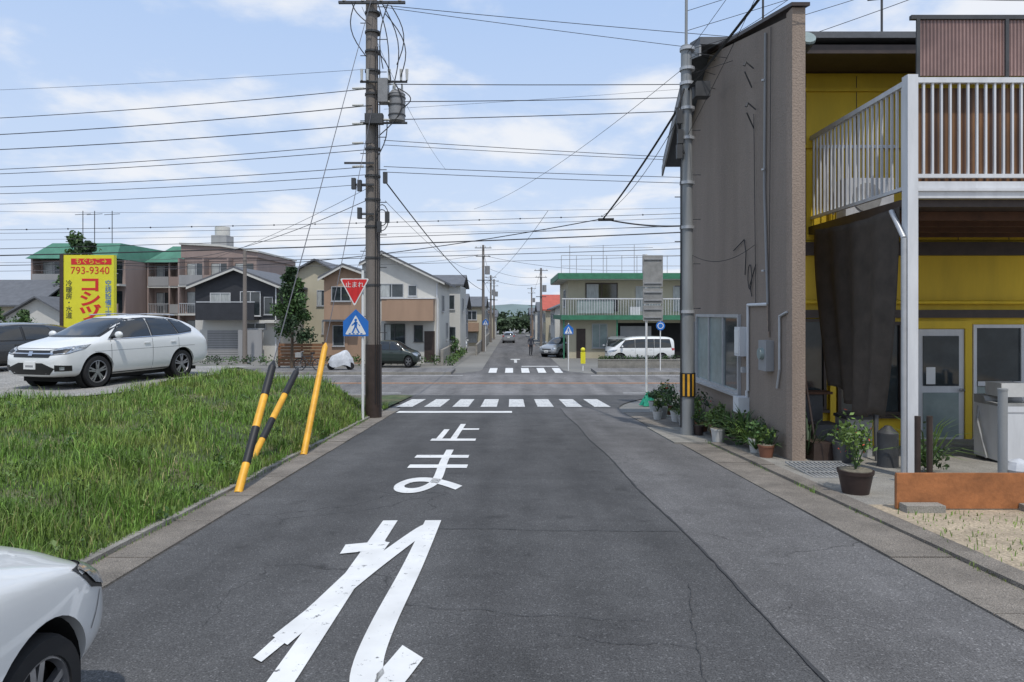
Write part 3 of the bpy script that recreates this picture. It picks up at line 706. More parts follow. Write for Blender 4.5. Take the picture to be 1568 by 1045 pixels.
for (x0,z0,x1,z1,b) in [(.25,9.6,.6,7.6,.25),(.15,9.6,.45,7.8,.1),(.45,9.6,.3,7.9,-.15),(.35,9.3,.75,7.7,.3),(.1,8.4,.5,7.6,.1),(-.4,9.6,-.12,8.2,-.25),(.7,7.4,.8,6.9,.25),(.4,6.6,.12,5.6,.1),(.55,7.6,.2,6.2,.4),(-.5,9.6,.0,9.0,-.1),(.5,9.5,.65,8.0,.25)]:
    pts=[(PX+x0+(x1-x0)*t+b*math.sin(math.pi*t),PY-.3,z0+(z1-z0)*t) for t in np.linspace(0,1,9)]; G.tube('jumper_cables',pts,.014,M['wire'],5)
for dx in(-.03,.03,.08): G.tube('riser_cables',[(PX+dx+.12,PY-.2,z) for z in np.linspace(-.6,8.5,8)],.013,M['wire'],5)
for z,w in((4.95,.5),(5.5,.7),(4.2,.3)):
    G.box('cable_bracket',PX-w,PX+.05,PY-.24,PY-.20,z,z+.05,M['dkgrey'])
for (x,z) in((-.3,5.0),(-.45,5.05),(.35,5.2),(.4,4.2),(-.3,4.3),(.2,3.95)): G.box('cable_box',PX+x-.05,PX+x+.05,PY-.32,PY-.2,z-.2,z+.08,M['dkgrey'])
G.tube('coil',[(PX+.28+.16*math.cos(t),PY-.28,4.0+.3*math.sin(t)+.02*t) for t in np.linspace(0,6.3*2,30)],.012,M['wire'],5)
G.build()
def textmesh(G,part,body,loc,size,mat,align='CENTER',rotz=0,ext=.004,sx=1.,space=1.,off=0.):
    cu=bpy.data.curves.new('t','FONT'); cu.body=body; cu.size=size; cu.align_x=align; cu.align_y='CENTER'; cu.extrude=ext; cu.space_line=space; cu.offset=off
    ob=bpy.data.objects.new('t',cu); COL.objects.link(ob); bpy.context.view_layer.update()
    me=new_from(ob); bpy.data.objects.remove(ob)
    me.materials.clear(); me.materials.append(mat)
    me.transform(Matrix.Diagonal((sx,1,1,1)))
    o=bpy.data.objects.new(part,me); COL.objects.link(o); o.parent=G.e
    o.rotation_euler=(math.pi/2,0,rotz); o.location=loc
G=Group('stop_sign'); X,Y=-3.66,16.75
G.cyl('post',(X,Y,gz(Y)-.1),(X,Y,2.75),.033,.033,M['signwhite'],12)
def tri(cx,z0,z1,hw,r=.04,down=True):
    c=[(cx-hw,z1),(cx+hw,z1),(cx,z0)] if down else [(cx-hw,z0),(cx+hw,z0),(cx,z1)]
    out=[]
    for i in range(3):
        p=Vector(c[i]);a=(Vector(c[i-1])-p).normalized();b=(Vector(c[(i+1)%3])-p).normalized()
        for t in(0,.5,1): 
            q=p+a*r*(1-t)+b*r*t
            if t==.5: q=p+(a+b)*r*.36
            out.append((q.x,q.y))
    return out
sx_=X-.19; zt=2.55
G.prism('sign_plate_white',tri(sx_,1.87,zt,.36),'y',Y-.062,Y-.05,M['signwhite'])
G.prism('sign_plate_red',tri(sx_,1.925,zt-.022,.318,.035),'y',Y-.066,Y-.0635,M['red'])
textmesh(G,'sign_text','止まれ',(sx_,Y-.070,2.39),.155,M['signwhite'],ext=.002)
bx=X-.16
G.prism('crosswalk_plate',[(bx-.31,1.14),(bx+.31,1.14),(bx+.31,1.50),(bx,1.80),(bx-.31,1.50)],'y',Y-.062,Y-.05,M['blue'])
G.prism('crosswalk_triangle',tri(bx,1.18,1.66,.26,.03,False),'y',Y-.067,Y-.0635,M['signwhite'])
def fig(G,cx,z,y,s,mat):
    G.cyl('pictogram',(cx,y-.002,z+.33*s),(cx,y,z+.33*s),.035*s,.035*s,mat,12)
    for p in([(-.02,.30),(.05,.28),(.03,.14),(-.04,.15)],[(-.04,.15),(0,.15),(-.06,0),(-.11,0)],[(0,.15),(.035,.14),(.11,.01),(.065,0)],[(.03,.28),(.05,.25),(.12,.19),(.10,.17)],[(-.02,.29),(-.11,.2),(-.09,.18),(0,.24)]):
        G.prism('pictogram',[(cx+a*s,z+b*s) for a,b in p],'y',y-.002,y,mat)
fig(G,bx,1.22,Y-.068,.95,M['blue'])
for i in range(4): G.box('pictogram_stripes',bx-.17+i*.095,bx-.12+i*.095,Y-.0705,Y-.0675,1.19,1.215,M['blue'])
for z in(2.4,2.2,1.45,1.25): G.box('brackets',bx-.1,X+.04,Y-.05,Y-.03,z,z+.03,M['alu'])
G.build()
def guy(name,base,top,segs,r=.062,wire=True):
    G=Group(name); b=Vector(base);t=Vector(top); d=(t-b).normalized()
    pos=0
    for ln,m in segs:
        rr=r if m!=M['black'] else r*1.05
        G.cyl('guard_cover',b+d*pos,b+d*(pos+ln),rr,rr*.97,m,14); pos+=ln
    G.cyl('guard_tip',b+d*pos,b+d*(pos+.10),r,.015,segs[-1][1],14)
    if wire: G.cyl('guy_wire',b+d*pos,t,.008,.008,M['wiregrey'],5)
    G.build()
Yl=M['guardyellow'];Bk=M['black']
guy('guy_wire_guard',(-3.29,8.2,gz(8.2)),(-3.52,17.45,10.0),[(.40,Yl),(.52,Bk),(.50,Yl),(.48,Bk)],.050)
guy('guy_wire_guard',(-3.74,9.8,-.42),(-2.98,18.1,5.6),[(.42,Yl),(.42,Bk),(.55,Yl),(.55,Bk)],.050,False)
guy('guy_wire_guard',(-3.42,11.2,gz(11.2)),(-3.56,17.45,7.0),[(2.2,Yl)],.055)

# ------------------------------------------------------------ right pole
G=Group('utility_pole'); X,Y=3.55,13.8
G.cyl('pole',(X,Y,gz(Y)-.2),(X-.03,Y,7.1),.14,.105,M['steel_pole'],22)
G.cyl('pole_top',(X-.03,Y,7.1),(X-.02,Y,9.2),.03,.03,M['steel_pole'],10)
for z in(1.7,3.4,4.3,5.2,5.8,6.3,6.6,7.0): G.cyl('bands',(X-.01,Y,z),(X-.01,Y,z+.06),.15,.15,M['alu'],20)
for i in range(11):
    z=1.8+i*.45; s=-1 if i%2 else 1; G.cyl('step_bolts',(X,Y,z),(X+s*.26,Y,z),.010,.010,M['dkgrey'],6)
G.cyl('warning_sleeve',(X,Y,.02),(X,Y,.50),.156,.156,M['black'],22)
for a0 in range(3):
    a=-math.pi/2-.9+a0*.62; v=[]
    for q in range(5):
        aa=a+q*.07; v+=[(X+.160*math.cos(aa),Y+.160*math.sin(aa),.04),(X+.160*math.cos(aa),Y+.160*math.sin(aa),.48)]
    G.add('warning_stripes',v,[(2*q,2*q+2,2*q+3,2*q+1) for q in range(4)],M['guardyellow'])
G.tube('riser_cable',[(X-.15,Y-.05,z) for z in np.linspace(-.6,6.3,6)],.014,M['wire'],5)
G.box('junction_box',X+.12,X+.42,Y-.15,Y+.1,6.05,6.35,M['dkgrey'])
for (x,z) in((-.2,5.5),(-.18,5.1),(-.2,4.8)): G.box('clamps',X+x-.05,X+x+.06,Y-.15,Y-.05,z,z+.28,M['dkgrey'])
G.tube('drop_loop',[(X-.1-.14*math.sin(t*math.pi),Y-.12,6.2-1.3*t) for t in np.linspace(0,1,10)],.02,M['wire'],5)
G.build()

# ------------------------------------------------------------ wires
def wire(G,a,b,sag,r,mat,n=18,part='wires'):
    a=Vector(a);b=Vector(b); pts=[]
    for i in range(n+1):
        t=i/n; p=a.lerp(b,t); p.z-=4*sag*t*(1-t); pts.append(p)
    k=4; V=[];F=[]
    d=(b-a).normalized(); s=d.cross(Vector((0,0,1))).normalized(); u=s.cross(d)
    for p in pts:
        for q in range(k):
            an=math.pi/2*q; V.append(p+(s*math.cos(an)+u*math.sin(an))*r)
    for i in range(n):
        for q in range(k): F.append((i*k+q,i*k+(q+1)%k,(i+1)*k+(q+1)%k,(i+1)*k+q))
    G.add(part,V,F,mat,True)
G=Group('power_lines')
W_=M['wire'];WG=M['wiregrey']
for z0,z1,r in[(7.43,7.74,.010),(7.0,7.22,.012),(6.53,6.86,.012),(6.04,6.2,.009),(5.88,6.12,.009),(5.44,5.85,.009),(5.24,5.67,.008),(7.93,8.6,.005),(5.0,5.3,.007)]:
    wire(G,(PX,PY-.2,z0),(-30,22,z1),.35 if r>.006 else .2,r,W_)
for z0,z1,r in[(7.54,9.97,.011),(7.09,9.9,.011),(6.63,9.85,.011),(9.55,9.4,.009),(9.5,8.0,.008),(6.11,6.2,.008),(5.99,6.27,.007),(5.44,6.1,.008),(5.3,5.9,.008),(6.9,11.5,.004)]:
    wire(G,(PX+.3,PY-.2,z0),(30,22,z1),.3,r,W_)
for za,zb,sg,r in[(4.6,7.3,.45,.032),(6.15,8.1,.4,.014),(6.05,7.9,.5,.012),(4.9,7.6,.35,.016),(4.15,6.1,.35,.018),(4.3,6.7,.5,.010),(3.9,5.7,.4,.012),(5.6,7.2,.3,.009),(7.6,8.2,.6,.009)]:
    wire(G,(-45,37.6,za),(30,38.1,zb),sg,r,W_ if r>.012 else WG,30)
for i in range(34):
    t=i/33; G.ball('spacers',(-45+75*t,37.6+.5*t,6.15+1.95*t-4*.4*t*(1-t)),.05,W_,6)
wire(G,(PX+.3,PY,5.1),(-2.74,65,3.9),.5,.022,W_,24)
wire(G,(PX+.3,PY,4.6),(-2.74,65,6.2),.9,.008,W_,24)
wire(G,(PX-.2,PY,4.6),(-18,36,4.6),.4,.010,W_); wire(G,(PX-.2,PY,4.9),(-24,45,4.4),.5,.007,W_)
wire(G,(PX-.3,PY,9.6),(-2.9,30,8),.4,.006,W_)
wire(G,(PX,PY,4.0),(-11,46,4.2),.4,.006,W_)
for x0,y0,z0,x1,y1,z1 in[(-2.74,65,7.6,-2.9,110,6.6),(-2.74,65,6.2,3.4,80,6.0),(-2.74,65,5,-2.9,110,4.6),(-2.74,65,7.3,-20,70,6.8),(3.4,80,6.8,3.5,130,5),(-2.74,65,7.2,12,60,5.5),(-2.74,65,4.4,2,38,7.4),(-2.74,65,5.2,3.4,80,5.2)]: wire(G,(x0,y0,z0),(x1,y1,z1),.5,.014,W_)
wire(G,(4.25,8.6,7.15),(3.55,13.7,6.2),.02,.030,W_)
wire(G,(3.45,13.75,6.0),(2.7,20.2,4.5),.1,.028,W_)
wire(G,(2.7,20.2,4.5),(5.4,19.6,4.25),.12,.022,W_); G.cyl('splice',(2.55,20.2,4.47),(3.0,20.1,4.46),.045,.045,W_,8)
wire(G,(3.45,13.75,5.8),(2.7,20.2,4.6),.3,.008,W_)
wire(G,(2.7,20.2,4.5),(-24,37.6,4.6),.8,.014,W_,24)
wire(G,(3.5,13.8,6.8),(5.5,11.5,7.6),.1,.006,W_); wire(G,(3.5,13.8,6.5),(9.5,9.5,7.6),.1,.006,W_); wire(G,(3.5,13.8,7.0),(8.5,12.5,6.3),.2,.006,W_)
wire(G,(3.5,13.8,6.9),(4.3,9.0,8.0),.05,.006,W_); wire(G,(3.5,13.8,5.2),(4.27,11.4,7.4),.05,.006,W_)
wire(G,(3.4,13.8,6.6),(-2,36,7.2),.4,.007,W_)
for z in(7.0,6.7,6.4): wire(G,(3.5,13.8,z),(30,34,z+2.2),.3,.006,W_)
for z in(8.2,8.6,9.0): wire(G,(3.5,13.8,z-1.2),(20,9,z+3),.2,.006,W_)
wire(G,(3.6,13.8,2.9),(4.24,11.9,2.9),.22,.006,W_)
wire(G,(4.2,10.2,6.6),(16,8.0,8.6),.1,.006,W_); wire(G,(4.2,10.2,6.5),(16,11.0,7.0),.2,.006,W_); wire(G,(6.0,12.3,7.4),(16,8,8.4),.1,.005,W_)
G.build()

# ------------------------------------------------------------ brown stucco house (right)
G=Group('brown_house'); BX=4.28
poly=[(10.62,-1.2),(10.62,6.30),(14.8,7.30),(17.0,5.75),(17.0,-1.3)]
G.prism('gable_wall',poly,'x',BX,BX+.18,M['brownwall'])
G.box('wing_wall_edge',BX-.012,BX+.19,10.4,10.618,-1.2,6.36,M['brownwall2'])
G.box('body',BX+.182,10,12.3,16.9,-1.2,5.6,M['brownwall'])
G.prism('coping',[(10.35,6.365),(10.35,6.42),(14.8,7.40),(14.8,7.32)],'x',BX-.04,BX+.24,M['dkbrown'])
G.prism('roof',[(14.0,7.22),(14.8,7.42),(17.5,5.45),(17.5,5.62),(14.8,7.56),(14.0,7.37)],'x',BX-.42,10.2,M['roof'])
G.prism('barge_board',[(14.0,6.98),(14.8,7.19),(17.52,5.22),(17.52,5.44),(14.8,7.41),(14.0,7.21)],'x',BX-.44,BX-.40,M['greywall'])
G.box('upper_roof',BX+.2,10,10.9,14.7,6.1,6.2,M['roof'])
window(G,'W',BX,12.75,15.7,.18,1.68,'alu','frost',2,.06); window(G,'W',BX,15.9,16.6,.3,1.5,'alu','frost',0,.05)
G.box('window_dark_pane',BX-.0175,BX-.0165,12.83,13.68,.26,1.60,M['glass'])
def pipe(pts,r=.02,mat='whitemetal',n='conduit'): G.tube(n,pts,r,M[mat],8)
cx=BX-.03
pipe([(cx,11.45,6.4),(cx,11.5,3.8),(cx,11.35,1.9),(cx,11.35,1.85)],.022,'greywall')
pipe([(cx,11.35,1.85),(cx,12.3,1.85)],.028); pipe([(cx,12.3,1.85),(cx,12.3,.3)],.026)
pipe([(cx,11.35,1.85),(cx,11.3,1.3)],.018,'brownwall2')
pipe([(cx,10.85,1.65),(cx,10.85,.8),(cx,10.95,.5)],.02,'alu'); pipe([(cx,10.85,1.65),(cx,10.55,1.72)],.02,'alu')
pipe([(cx,12.0,5.2),(cx,11.9,1.85)],.006,'wire'); pipe([(cx,11.2,6.4),(cx-.02,11.25,1.4)],.006,'wire')
pipe([(cx,13.1,2.9),(cx,12.5,3.05),(cx,12.4,2.8),(cx,12.45,2.4)],.009,'wire')
pipe([(cx,11.9,2.55+.0),(cx,12.2,2.2),(cx,12.1,2.0)],.009,'wire')
G.tube('cable_coil',[(cx,12.2+.10*math.cos(t),2.35+.22*math.sin(t)) for t in np.linspace(0,12,26)],.008,M['wire'],5)
for (y,z) in((12.0,6.0),(11.9,5.25)): 
    G.cyl('wall_bracket',(cx,y,z),(cx-.14,y,z+.12),.012,.012,M['dkgrey'],6); G.cyl('wall_bracket',(cx-.14,y,z+.12),(cx-.17,y,z+.05),.016,.024,M['dkgrey'],6); G.cyl('wall_bracket',(cx,y+.1,z-.3),(cx-.16,y,z-.05),.012,.012,M['dkgrey'],6)
G.box('meter_box',BX-.16,BX-.002,12.35,12.65,.92,1.45,M['whitemetal']); G.box('meter_box',BX-.175,BX-.162,12.39,12.61,.97,1.4,M['signwhite'])
G.box('electric_meter',BX-.13,BX-.002,11.15,11.5,.75,1.25,M['greywall']); G.cyl('electric_meter',(BX-.13,11.32,1.03),(BX-.19,11.32,1.03),.10,.09,M['frost'],18)
G.box('gas_meter',BX-.2,BX-.002,12.3,12.6,-.1,.18,M['whitemetal']); pipe([(cx,12.35,.3),(cx,12.35,.15)],.03)
G.box('vent',BX-.1,BX-.002,12.4,12.5,.62,.72,M['alu'])
G.box('gutter_pipe',BX-.08,BX-.01,16.75,16.83,-.9,5.4,M['whitemetal'])
for z in(5.6,4.1,2.4): G.cyl('pipe_clips',(cx-.03,11.47,z),(cx-.03,11.47,z+.03),.03,.03,M['alu'],8)
G.cyl('antenna_mast',(BX+.5,13,6.2),(BX+.5,13,8.4),.02,.02,M['dkgrey'],6)
for i,dx in enumerate((.0,.15,.3)): G.tube('antenna_mast',[(BX+.2,13-dx,7.9-i*.1),(BX+.8,13-dx,7.9-i*.1)],.01,M['dkgrey'],5)
G.build()

# ------------------------------------------------------------ yellow house
G=Group('yellow_house'); YW=12.1; g=gz(YW)
G.box('wall_upper',BX+.19,13,YW,YW+4,3.0,5.95,M['yellow'])
for x in np.arange(5.2,12.5,.9): G.box('siding_joint',x,x+.012,YW-.006,YW-.001,3.0,5.9,M['dkbrown'])
for z in(5.62,4.62): G.box('trim_band',BX+.2,13,YW-.05,YW-.013,z,z+.06,M['yellow'])
G.box('eave',BX+.2,13,YW-1.0,YW+4,5.96,6.06,M['dkbrown']); G.box('eave_gutter',BX+.2,13,YW-1.12,YW-1.0,5.88,6.02,M['dkbrown'])
G.box('wall_lower',BX+.19,13,YW,YW+4,g-.2,2.99,M['yellow'])
G.box('lintel',BX+.2,13,YW-.10,YW-.002,1.62,1.76,M['dkbrown']); G.cyl('yellow_pipe',(BX+.2,YW-.14,1.9),(13,YW-.14,1.88),.035,.035,M['yellow'],10)
G.box('upper_dark_beam',BX+.2,13,YW-.12,YW-.002,2.72,2.95,M['dkbrown'])
G.cyl('yellow_pipe',(5.62,YW-.1,1.9),(5.62,YW-.1,4.9),.03,.03,M['yellow'],10)
for x in(5.6,6.95): G.box('columns',x,x+.10,YW-.09,YW-.003,g,1.62,M['yellow'])
window(G,'S',YW,4.75,5.55,.0,1.6,'dkbrown','glass',1,.05,name='left_window')
window(G,'S',YW,5.75,6.9,-.1,1.55,'dkbrown','glass',1,.06,name='mid_window')
G.box('door_leaf',7.15,7.98,YW-.05,YW-.003,g+.08,1.42,M['whitemetal']); G.box('door_leaf',7.25,7.88,YW-.066,YW-.051,.42,1.30,M['glass']); G.box('door_leaf',7.25,7.88,YW-.062,YW-.051,g+.2,.30,M['frost'])
G.box('door_frame',7.07,7.148,YW-.08,YW-.003,g,1.56,M['yellow']); G.box('door_frame',7.982,8.10,YW-.08,YW-.003,g,1.56,M['yellow']); G.box('door_frame',7.149,7.981,YW-.08,YW-.003,1.43,1.56,M['yellow']); G.box('door_notice',7.30,7.46,YW-.072,YW-.067,.45,.75,M['signwhite'])
G.cyl('door_handle',(7.92,YW-.05,.35),(7.92,YW-.12,.35),.03,.03,M['chrome'],10)
window(G,'S',YW,8.14,9.9,-.5,1.50,'whitemetal','glass',1,.06,name='right_window'); G.box('window_rail',8.21,9.84,YW-.075,YW-.061,.42,.50,M['whitemetal'])
G.box('window_screen_lower',8.21,9.0,YW-.03,YW-.018,-.43,.41,M['frost'])
window(G,'S',YW,10.0,11.9,-.5,1.50,'whitemetal','glass',1,.06,name='right_window')
G.box('door_step',6.9,8.4,YW-.7,YW-.1,g+.03,g+.17,M['concrete'])
XL=5.30; YF=9.06; zf=3.25
G.box('balcony_floor',XL,11,YF+.12,YW-.002,zf-.12,zf-.02,M['dkbrown'])
for y in(9.6,10.3,11.0,11.7): G.box('joists',XL+.05,11,y,y+.08,zf-.24,zf-.122,M['joist'])
wm=M['whitemetal']
G.box('balcony_beam',XL+.07,11,YF,YF+.10,zf-.02,zf+.20,wm); G.box('balcony_beam',XL+.07,11,YF-.03,YF-.002,zf+.07,zf+.11,wm)
G.box('balcony_beam_side',XL-.05,XL+.05,YF+.1,YW-.01,zf-.16,zf-.02,M['dkbrown'])
G.box('post',XL-.07,XL+.068,YF-.04,YF+.10,g+.05-.3,4.86,wm)
G.cyl('downpipe',(XL-.10,YF+.0,gz(9)),(XL-.10,YF+.0,2.7),.035,.035,M['alu'],10); G.cyl('downpipe',(XL-.1,YF,2.7),(XL-.1,YF+.3,3.1),.035,.035,M['alu'],10)
G.box('rail_top',XL+.07,11,YF-.01,YF+.06,4.76,4.83,wm); G.box('rail_bottom',XL+.07,11,YF,YF+.05,3.50,3.55,wm)
x=XL+.16
while x<11: G.box('balusters',x,x+.026,YF+.005,YF+.035,3.55,4.76,wm); x+=.118
G.box('rail_top_side',XL-.03,XL+.04,YF+.1,YW-.02,4.76,4.83,wm); G.box('rail_bottom_side',XL-.02,XL+.03,YF+.1,YW-.02,3.36,3.41,wm)
y=YF+.2
while y<YW-.05: G.box('balusters_side',XL-.01,XL+.02,y,y+.026,3.41,4.76,wm); y+=.13
G.box('rail_back',XL+.0,6.6,YW-.34,YW-.30,4.55,4.60,wm)
x=XL+.1
while x<6.3: G.box('balusters_back',x,x+.022,YW-.34,YW-.31,3.4,4.55,wm); x+=.13
G.box('screen_low',XL+.1,11,YF+.16,YF+.175,3.3,4.74,M['corr_low'])
G.box('screen_top',XL+.09,11,YF+.02,YF+.035,4.86,5.60,M['corr_top'])
for x in(XL+.07,6.55,7.8,9.0): G.box('screen_frame',x,x+.045,YF-.005,YF+.018,4.84,5.63,M['dkgrey'])
G.box('screen_frame',XL+.0,11,YF-.004,YF+.05,5.605,5.66,M['dkgrey'])
G.box('ac_unit',5.55,6.35,YW-.75,YW-.42,3.3,3.95,wm); G.cyl('ac_unit',(5.9,YW-.75,3.63),(5.9,YW-.765,3.63),.24,.24,M['potgrey'],24)
G.cyl('flood_lamp',(4.62,10.9,5.9),(4.62,10.7,6.0),.10,.14,M['dkgrey'],16); G.cyl('flood_lamp',(4.62,10.7,6.0),(4.62,10.67,6.02),.14,.13,M['frost'],16)
G.tube('red_cable',[(4.55,YW-.05,5.9),(4.62,YW-.05,4.6),(4.55,YW-.05,3.1)],.015,M['redroof'],6)
G.cyl('drain_arm',(4.6,YW-.1,4.9),(5.0,YW-.1,4.8),.03,.03,wm,8)
G.tube('antenna',[(6.5,12,6),(6.5,12,8.2)],.02,M['dkgrey'],6); G.tube('antenna',[(6.2,12,7.6),(6.8,12,7.6)],.012,M['dkgrey'],6); G.tube('antenna',[(6.25,12,7.2),(6.75,12,7.25)],.012,M['dkgrey'],6); G.tube('antenna',[(8.8,11,6),(8.8,11,8.2)],.02,M['dkgrey'],6)
G.box('tool_rack',4.55,5.35,YW-.35,YW-.1,g,.3,M['dkgrey']); G.box('shelf',4.6,5.5,YW-.4,YW-.1,.31,.35,M['joist'])
G.build()
def clothobj():
    V=[];F=[];nu,nv=40,26
    for j in range(nv+1):
        v=j/nv
        for i in range(nu+1):
            u=i/nu
            y=9.2+ (11.75-9.2)*u; 
            yc=10.2; y=y+(yc-y)*.42*v**1.6
            ztop=3.14-.05*math.sin(u*math.pi); zbot=.10+.3*abs(u-.4)+ (.3*u)+.05*math.sin(u*17); z=ztop+(zbot-ztop)*v
            x=5.22+.06*math.sin(u*24+v*2)*(.3+v*.7)+.04*math.sin(u*9+2)*v-.06*v
            V.append((x,y,z))
    for j in range(nv):
        for i in range(nu): F.append((j*(nu+1)+i,j*(nu+1)+i+1,(j+1)*(nu+1)+i+1,(j+1)*(nu+1)+i))
    o=single('hanging_shade_cloth',V,F,M['cloth'],True); s=o.modifiers.new('s','SOLIDIFY'); s.thickness=.006
clothobj()
G=Group('wooden_barrier'); z=gz(7.2)
G.box('board',4.03,5.62,7.15,7.18,z+.06,z+.43,M['wood']); G.box('board',5.63,7.5,7.156,7.186,z+.05,z+.41,M['wood'])
for x in(4.05,5.6,7.0): G.box('stake',x,x+.05,7.19,7.23,z-.1,z+.40,M['wood2'])
G.box('block',4.05,4.45,7.0,7.14,z,z+.13,M['concrete']); G.box('block',5.3,5.6,7.0,7.14,z,z+.12,M['concrete'])
G.build()
G=Group('metal_grate'); z=gz(9.5)+.045
for i in range(14): G.box('bars',4.0+i*.06,4.02+i*.06,9.0,10.0,z,z+.02,M['potgrey'])
for i in range(4): G.box('rails',4.0,4.82,9.0+i*.325,9.02+i*.325,z+.021,z+.03,M['potgrey'])
G.build()
G=Group('washing_machine'); z=gz(10.5)+.04; X=7.28; Y=10.2
G.box('cabinet',X,X+.58,Y,Y+.56,z+.04,z+.86,M['whitemetal']); G.box('plinth',X+.02,X+.56,Y+.02,Y+.54,z,z+.038,M['dkgrey'])
G.prism('lid_console',[(Y,z+.862),(Y+.56,z+.862),(Y+.56,z+.99),(Y+.34,z+.98),(Y+.30,z+.91),(Y,z+.90)],'x',X,X+.58,M['potgrey'])
G.box('lid_window',X+.1,X+.48,Y+.05,Y+.27,z+.905,z+.915,M['glass']); G.box('panel_line',X+.03,X+.55,Y-.006,Y-.001,z+.76,z+.78,M['alu'])
G.tube('hose',[(X+.05,Y+.5,z+.9),(X-.06,Y+.4,z+.6),(X-.05,Y+.2,z+.05)],.02,M['potgrey'],6)
G.build()
G=Group('outdoor_sink'); X=8.0
G.box('basin',X,X+.9,10.3,10.85,z+.62,z+.84,M['potgrey']); G.box('basin_inner',X+.06,X+.84,10.36,10.79,z+.841,z+.845,M['dkgrey'])
for a in(X+.04,X+.82):
    for b in(10.33,10.78): G.box('legs',a,a+.04,b,b+.04,z,z+.618,M['alu'])
G.tube('tap',[(X+.45,10.84,z+.84),(X+.45,10.84,z+1.15),(X+.45,10.7,z+1.15),(X+.45,10.7,z+1.08)],.015,M['chrome'],6)
G.box('bucket_box',X+.1,X+.5,10.35,10.7,z,z+.35,M['blue']); G.cyl('bucket',(X+.68,10.5,z),(X+.68,10.5,z+.28),.11,.14,M['potwhite'],14)
G.build()
G=Group('storage_crates')
G.box('crate',7.35,7.75,10.25,10.6,z+.995,z+1.2,M['potwhite']); G.box('crate',8.1,8.45,10.4,10.7,z+.86,z+1.08,M['whitemetal']); G.cyl('bottle',(8.6,10.45,z+.85),(8.6,10.45,z+1.12),.04,.03,M['signwhite'],10); G.cyl('bottle',(8.72,10.5,z+.85),(8.72,10.5,z+1.08),.035,.03,M['blue'],10)
G.build()
G=Group('pipe_posts')
for x in(5.05,5.2): G.cyl('post',(x,8.5,gz(8.5)),(x,8.5,gz(8.5)+.9),.035,.035,M['dkbrown'],10)
G.cyl('post',(5.75,8.0,gz(8)),(5.75,8.0,gz(8)+1.25),.05,.05,M['steel_pole'],12); G.cyl('post',(5.75,8,gz(8)+1.25),(5.75,8,gz(8)+1.27),.055,.055,M['steel_pole'],12)
G.build()
G=Group('plastic_bags')
for i in range(9): G.ball('bag',(5.9+random.random()*.8,7.7+random.random()*.5,gz(7.8)+.12+random.random()*.35),.16,M['tarp'],8,(1,1,.8))
G.build()
G=Group('storage_bins'); z=gz(11)+.04
G.box('bin',4.85,5.25,10.9,11.3,z,z+.5,M['dkgrey']); G.box('bin',5.3,5.7,10.8,11.2,z,z+.6,M['potgrey']); G.box('bin_lid',5.28,5.72,10.78,11.22,z+.602,z+.65,M['dkgrey']); G.cyl('bucket',(5.0,10.3,z),(5.0,10.3,z+.35),.13,.16,M['dkgrey'],16)
G.box('crate',4.6,4.9,10.4,10.8,z,z+.3,M['dkbrown']); G.cyl('gas_bottle',(5.45,9.9,z),(5.45,9.9,z+.55),.14,.14,M['dkgrey'],16); G.cyl('gas_bottle',(5.45,9.9,z+.55),(5.45,9.9,z+.65),.14,.04,M['dkgrey'],16)
G.cyl('umbrella',(5.55,10.4,z),(5.7,10.7,z+.95),.02,.05,M['dkgrey'],8); G.cyl('umbrella',(4.75,10.6,z),(4.7,11.0,z+1.4),.015,.02,M['dkbrown'],8)
G.build()

# ------------------------------------------------------------ potted plants
def pot(name,x,y,r,h,pm,plants,lm=None,flower=False,z0=.03):
    G=Group(name); z=gz(y)+z0
    G.cyl('pot',(x,y,z),(x,y,z+h*.86),r*.72,r*.95,M[pm],20); G.cyl('pot_rim',(x,y,z+h*.86),(x,y,z+h),r,r*1.02,M[pm],20); G.cyl('soil',(x,y,z+h),(x,y,z+h+.006),r*.9,r*.9,M['dirt'],16)
    n,pr,ph,sz=plants
    for i in range(7):
        a=random.random()*6.3; G.cyl('stems',(x,y,z+h),(x+math.cos(a)*pr*.6,y+math.sin(a)*pr*.6,z+h+ph*(.5+.4*random.random())),.008,.004,M['leafd'],5)
    for k in range(5):
        a=random.random()*6.3; q=pr*.5
        G.leaves('foliage',(x+math.cos(a)*q,y+math.sin(a)*q,z+h+ph*(.3+.4*random.random())),(pr*.65,pr*.65,ph*.4),n//5,sz,M[lm or random.choice(['leaf','leafl','leafd'])],.1)
    if flower: G.leaves('flowers',(x,y,z+h+ph*.6),(pr,pr,ph*.5),14,.022,M['flower'],.7)
    G.build()
pot('potted_plant',4.05,8.05,.20,.28,'potdark',(460,.30,.66,.032),'leafl',True)
for i,(x,y,r,h,pm,n,pr,ph) in enumerate([(3.80,12.6,.13,.26,'potwhite',60,.12,.2),(4.05,11.3,.14,.24,'potwhite',180,.24,.4),(4.02,10.8,.13,.2,'terracotta',140,.2,.32),(4.0,13.3,.15,.25,'terracotta',200,.26,.5),(3.75,14.7,.14,.24,'potgrey',160,.22,.4),(4.0,14.4,.15,.22,'terracotta',200,.26,.6),(3.9,15.5,.14,.25,'potgrey',180,.25,.55),(3.95,16.4,.15,.25,'potwhite',200,.3,.6),(3.8,17.3,.15,.28,'potgrey',200,.3,.5),(4.2,18.2,.16,.25,'terracotta',220,.32,.6),(4.0,19.2,.16,.28,'potwhite',160,.28,.4),(3.6,16.9,.12,.2,'potwhite',140,.2,.35),(4.5,19.8,.15,.25,'potdark',200,.3,.6),(3.75,13.7,.11,.2,'potdark',80,.18,.25)]):
    pot('potted_plant',x,y,r,h,pm,(n,pr,ph,.038),None,i in(5,9))
G=Group('garden_plants')
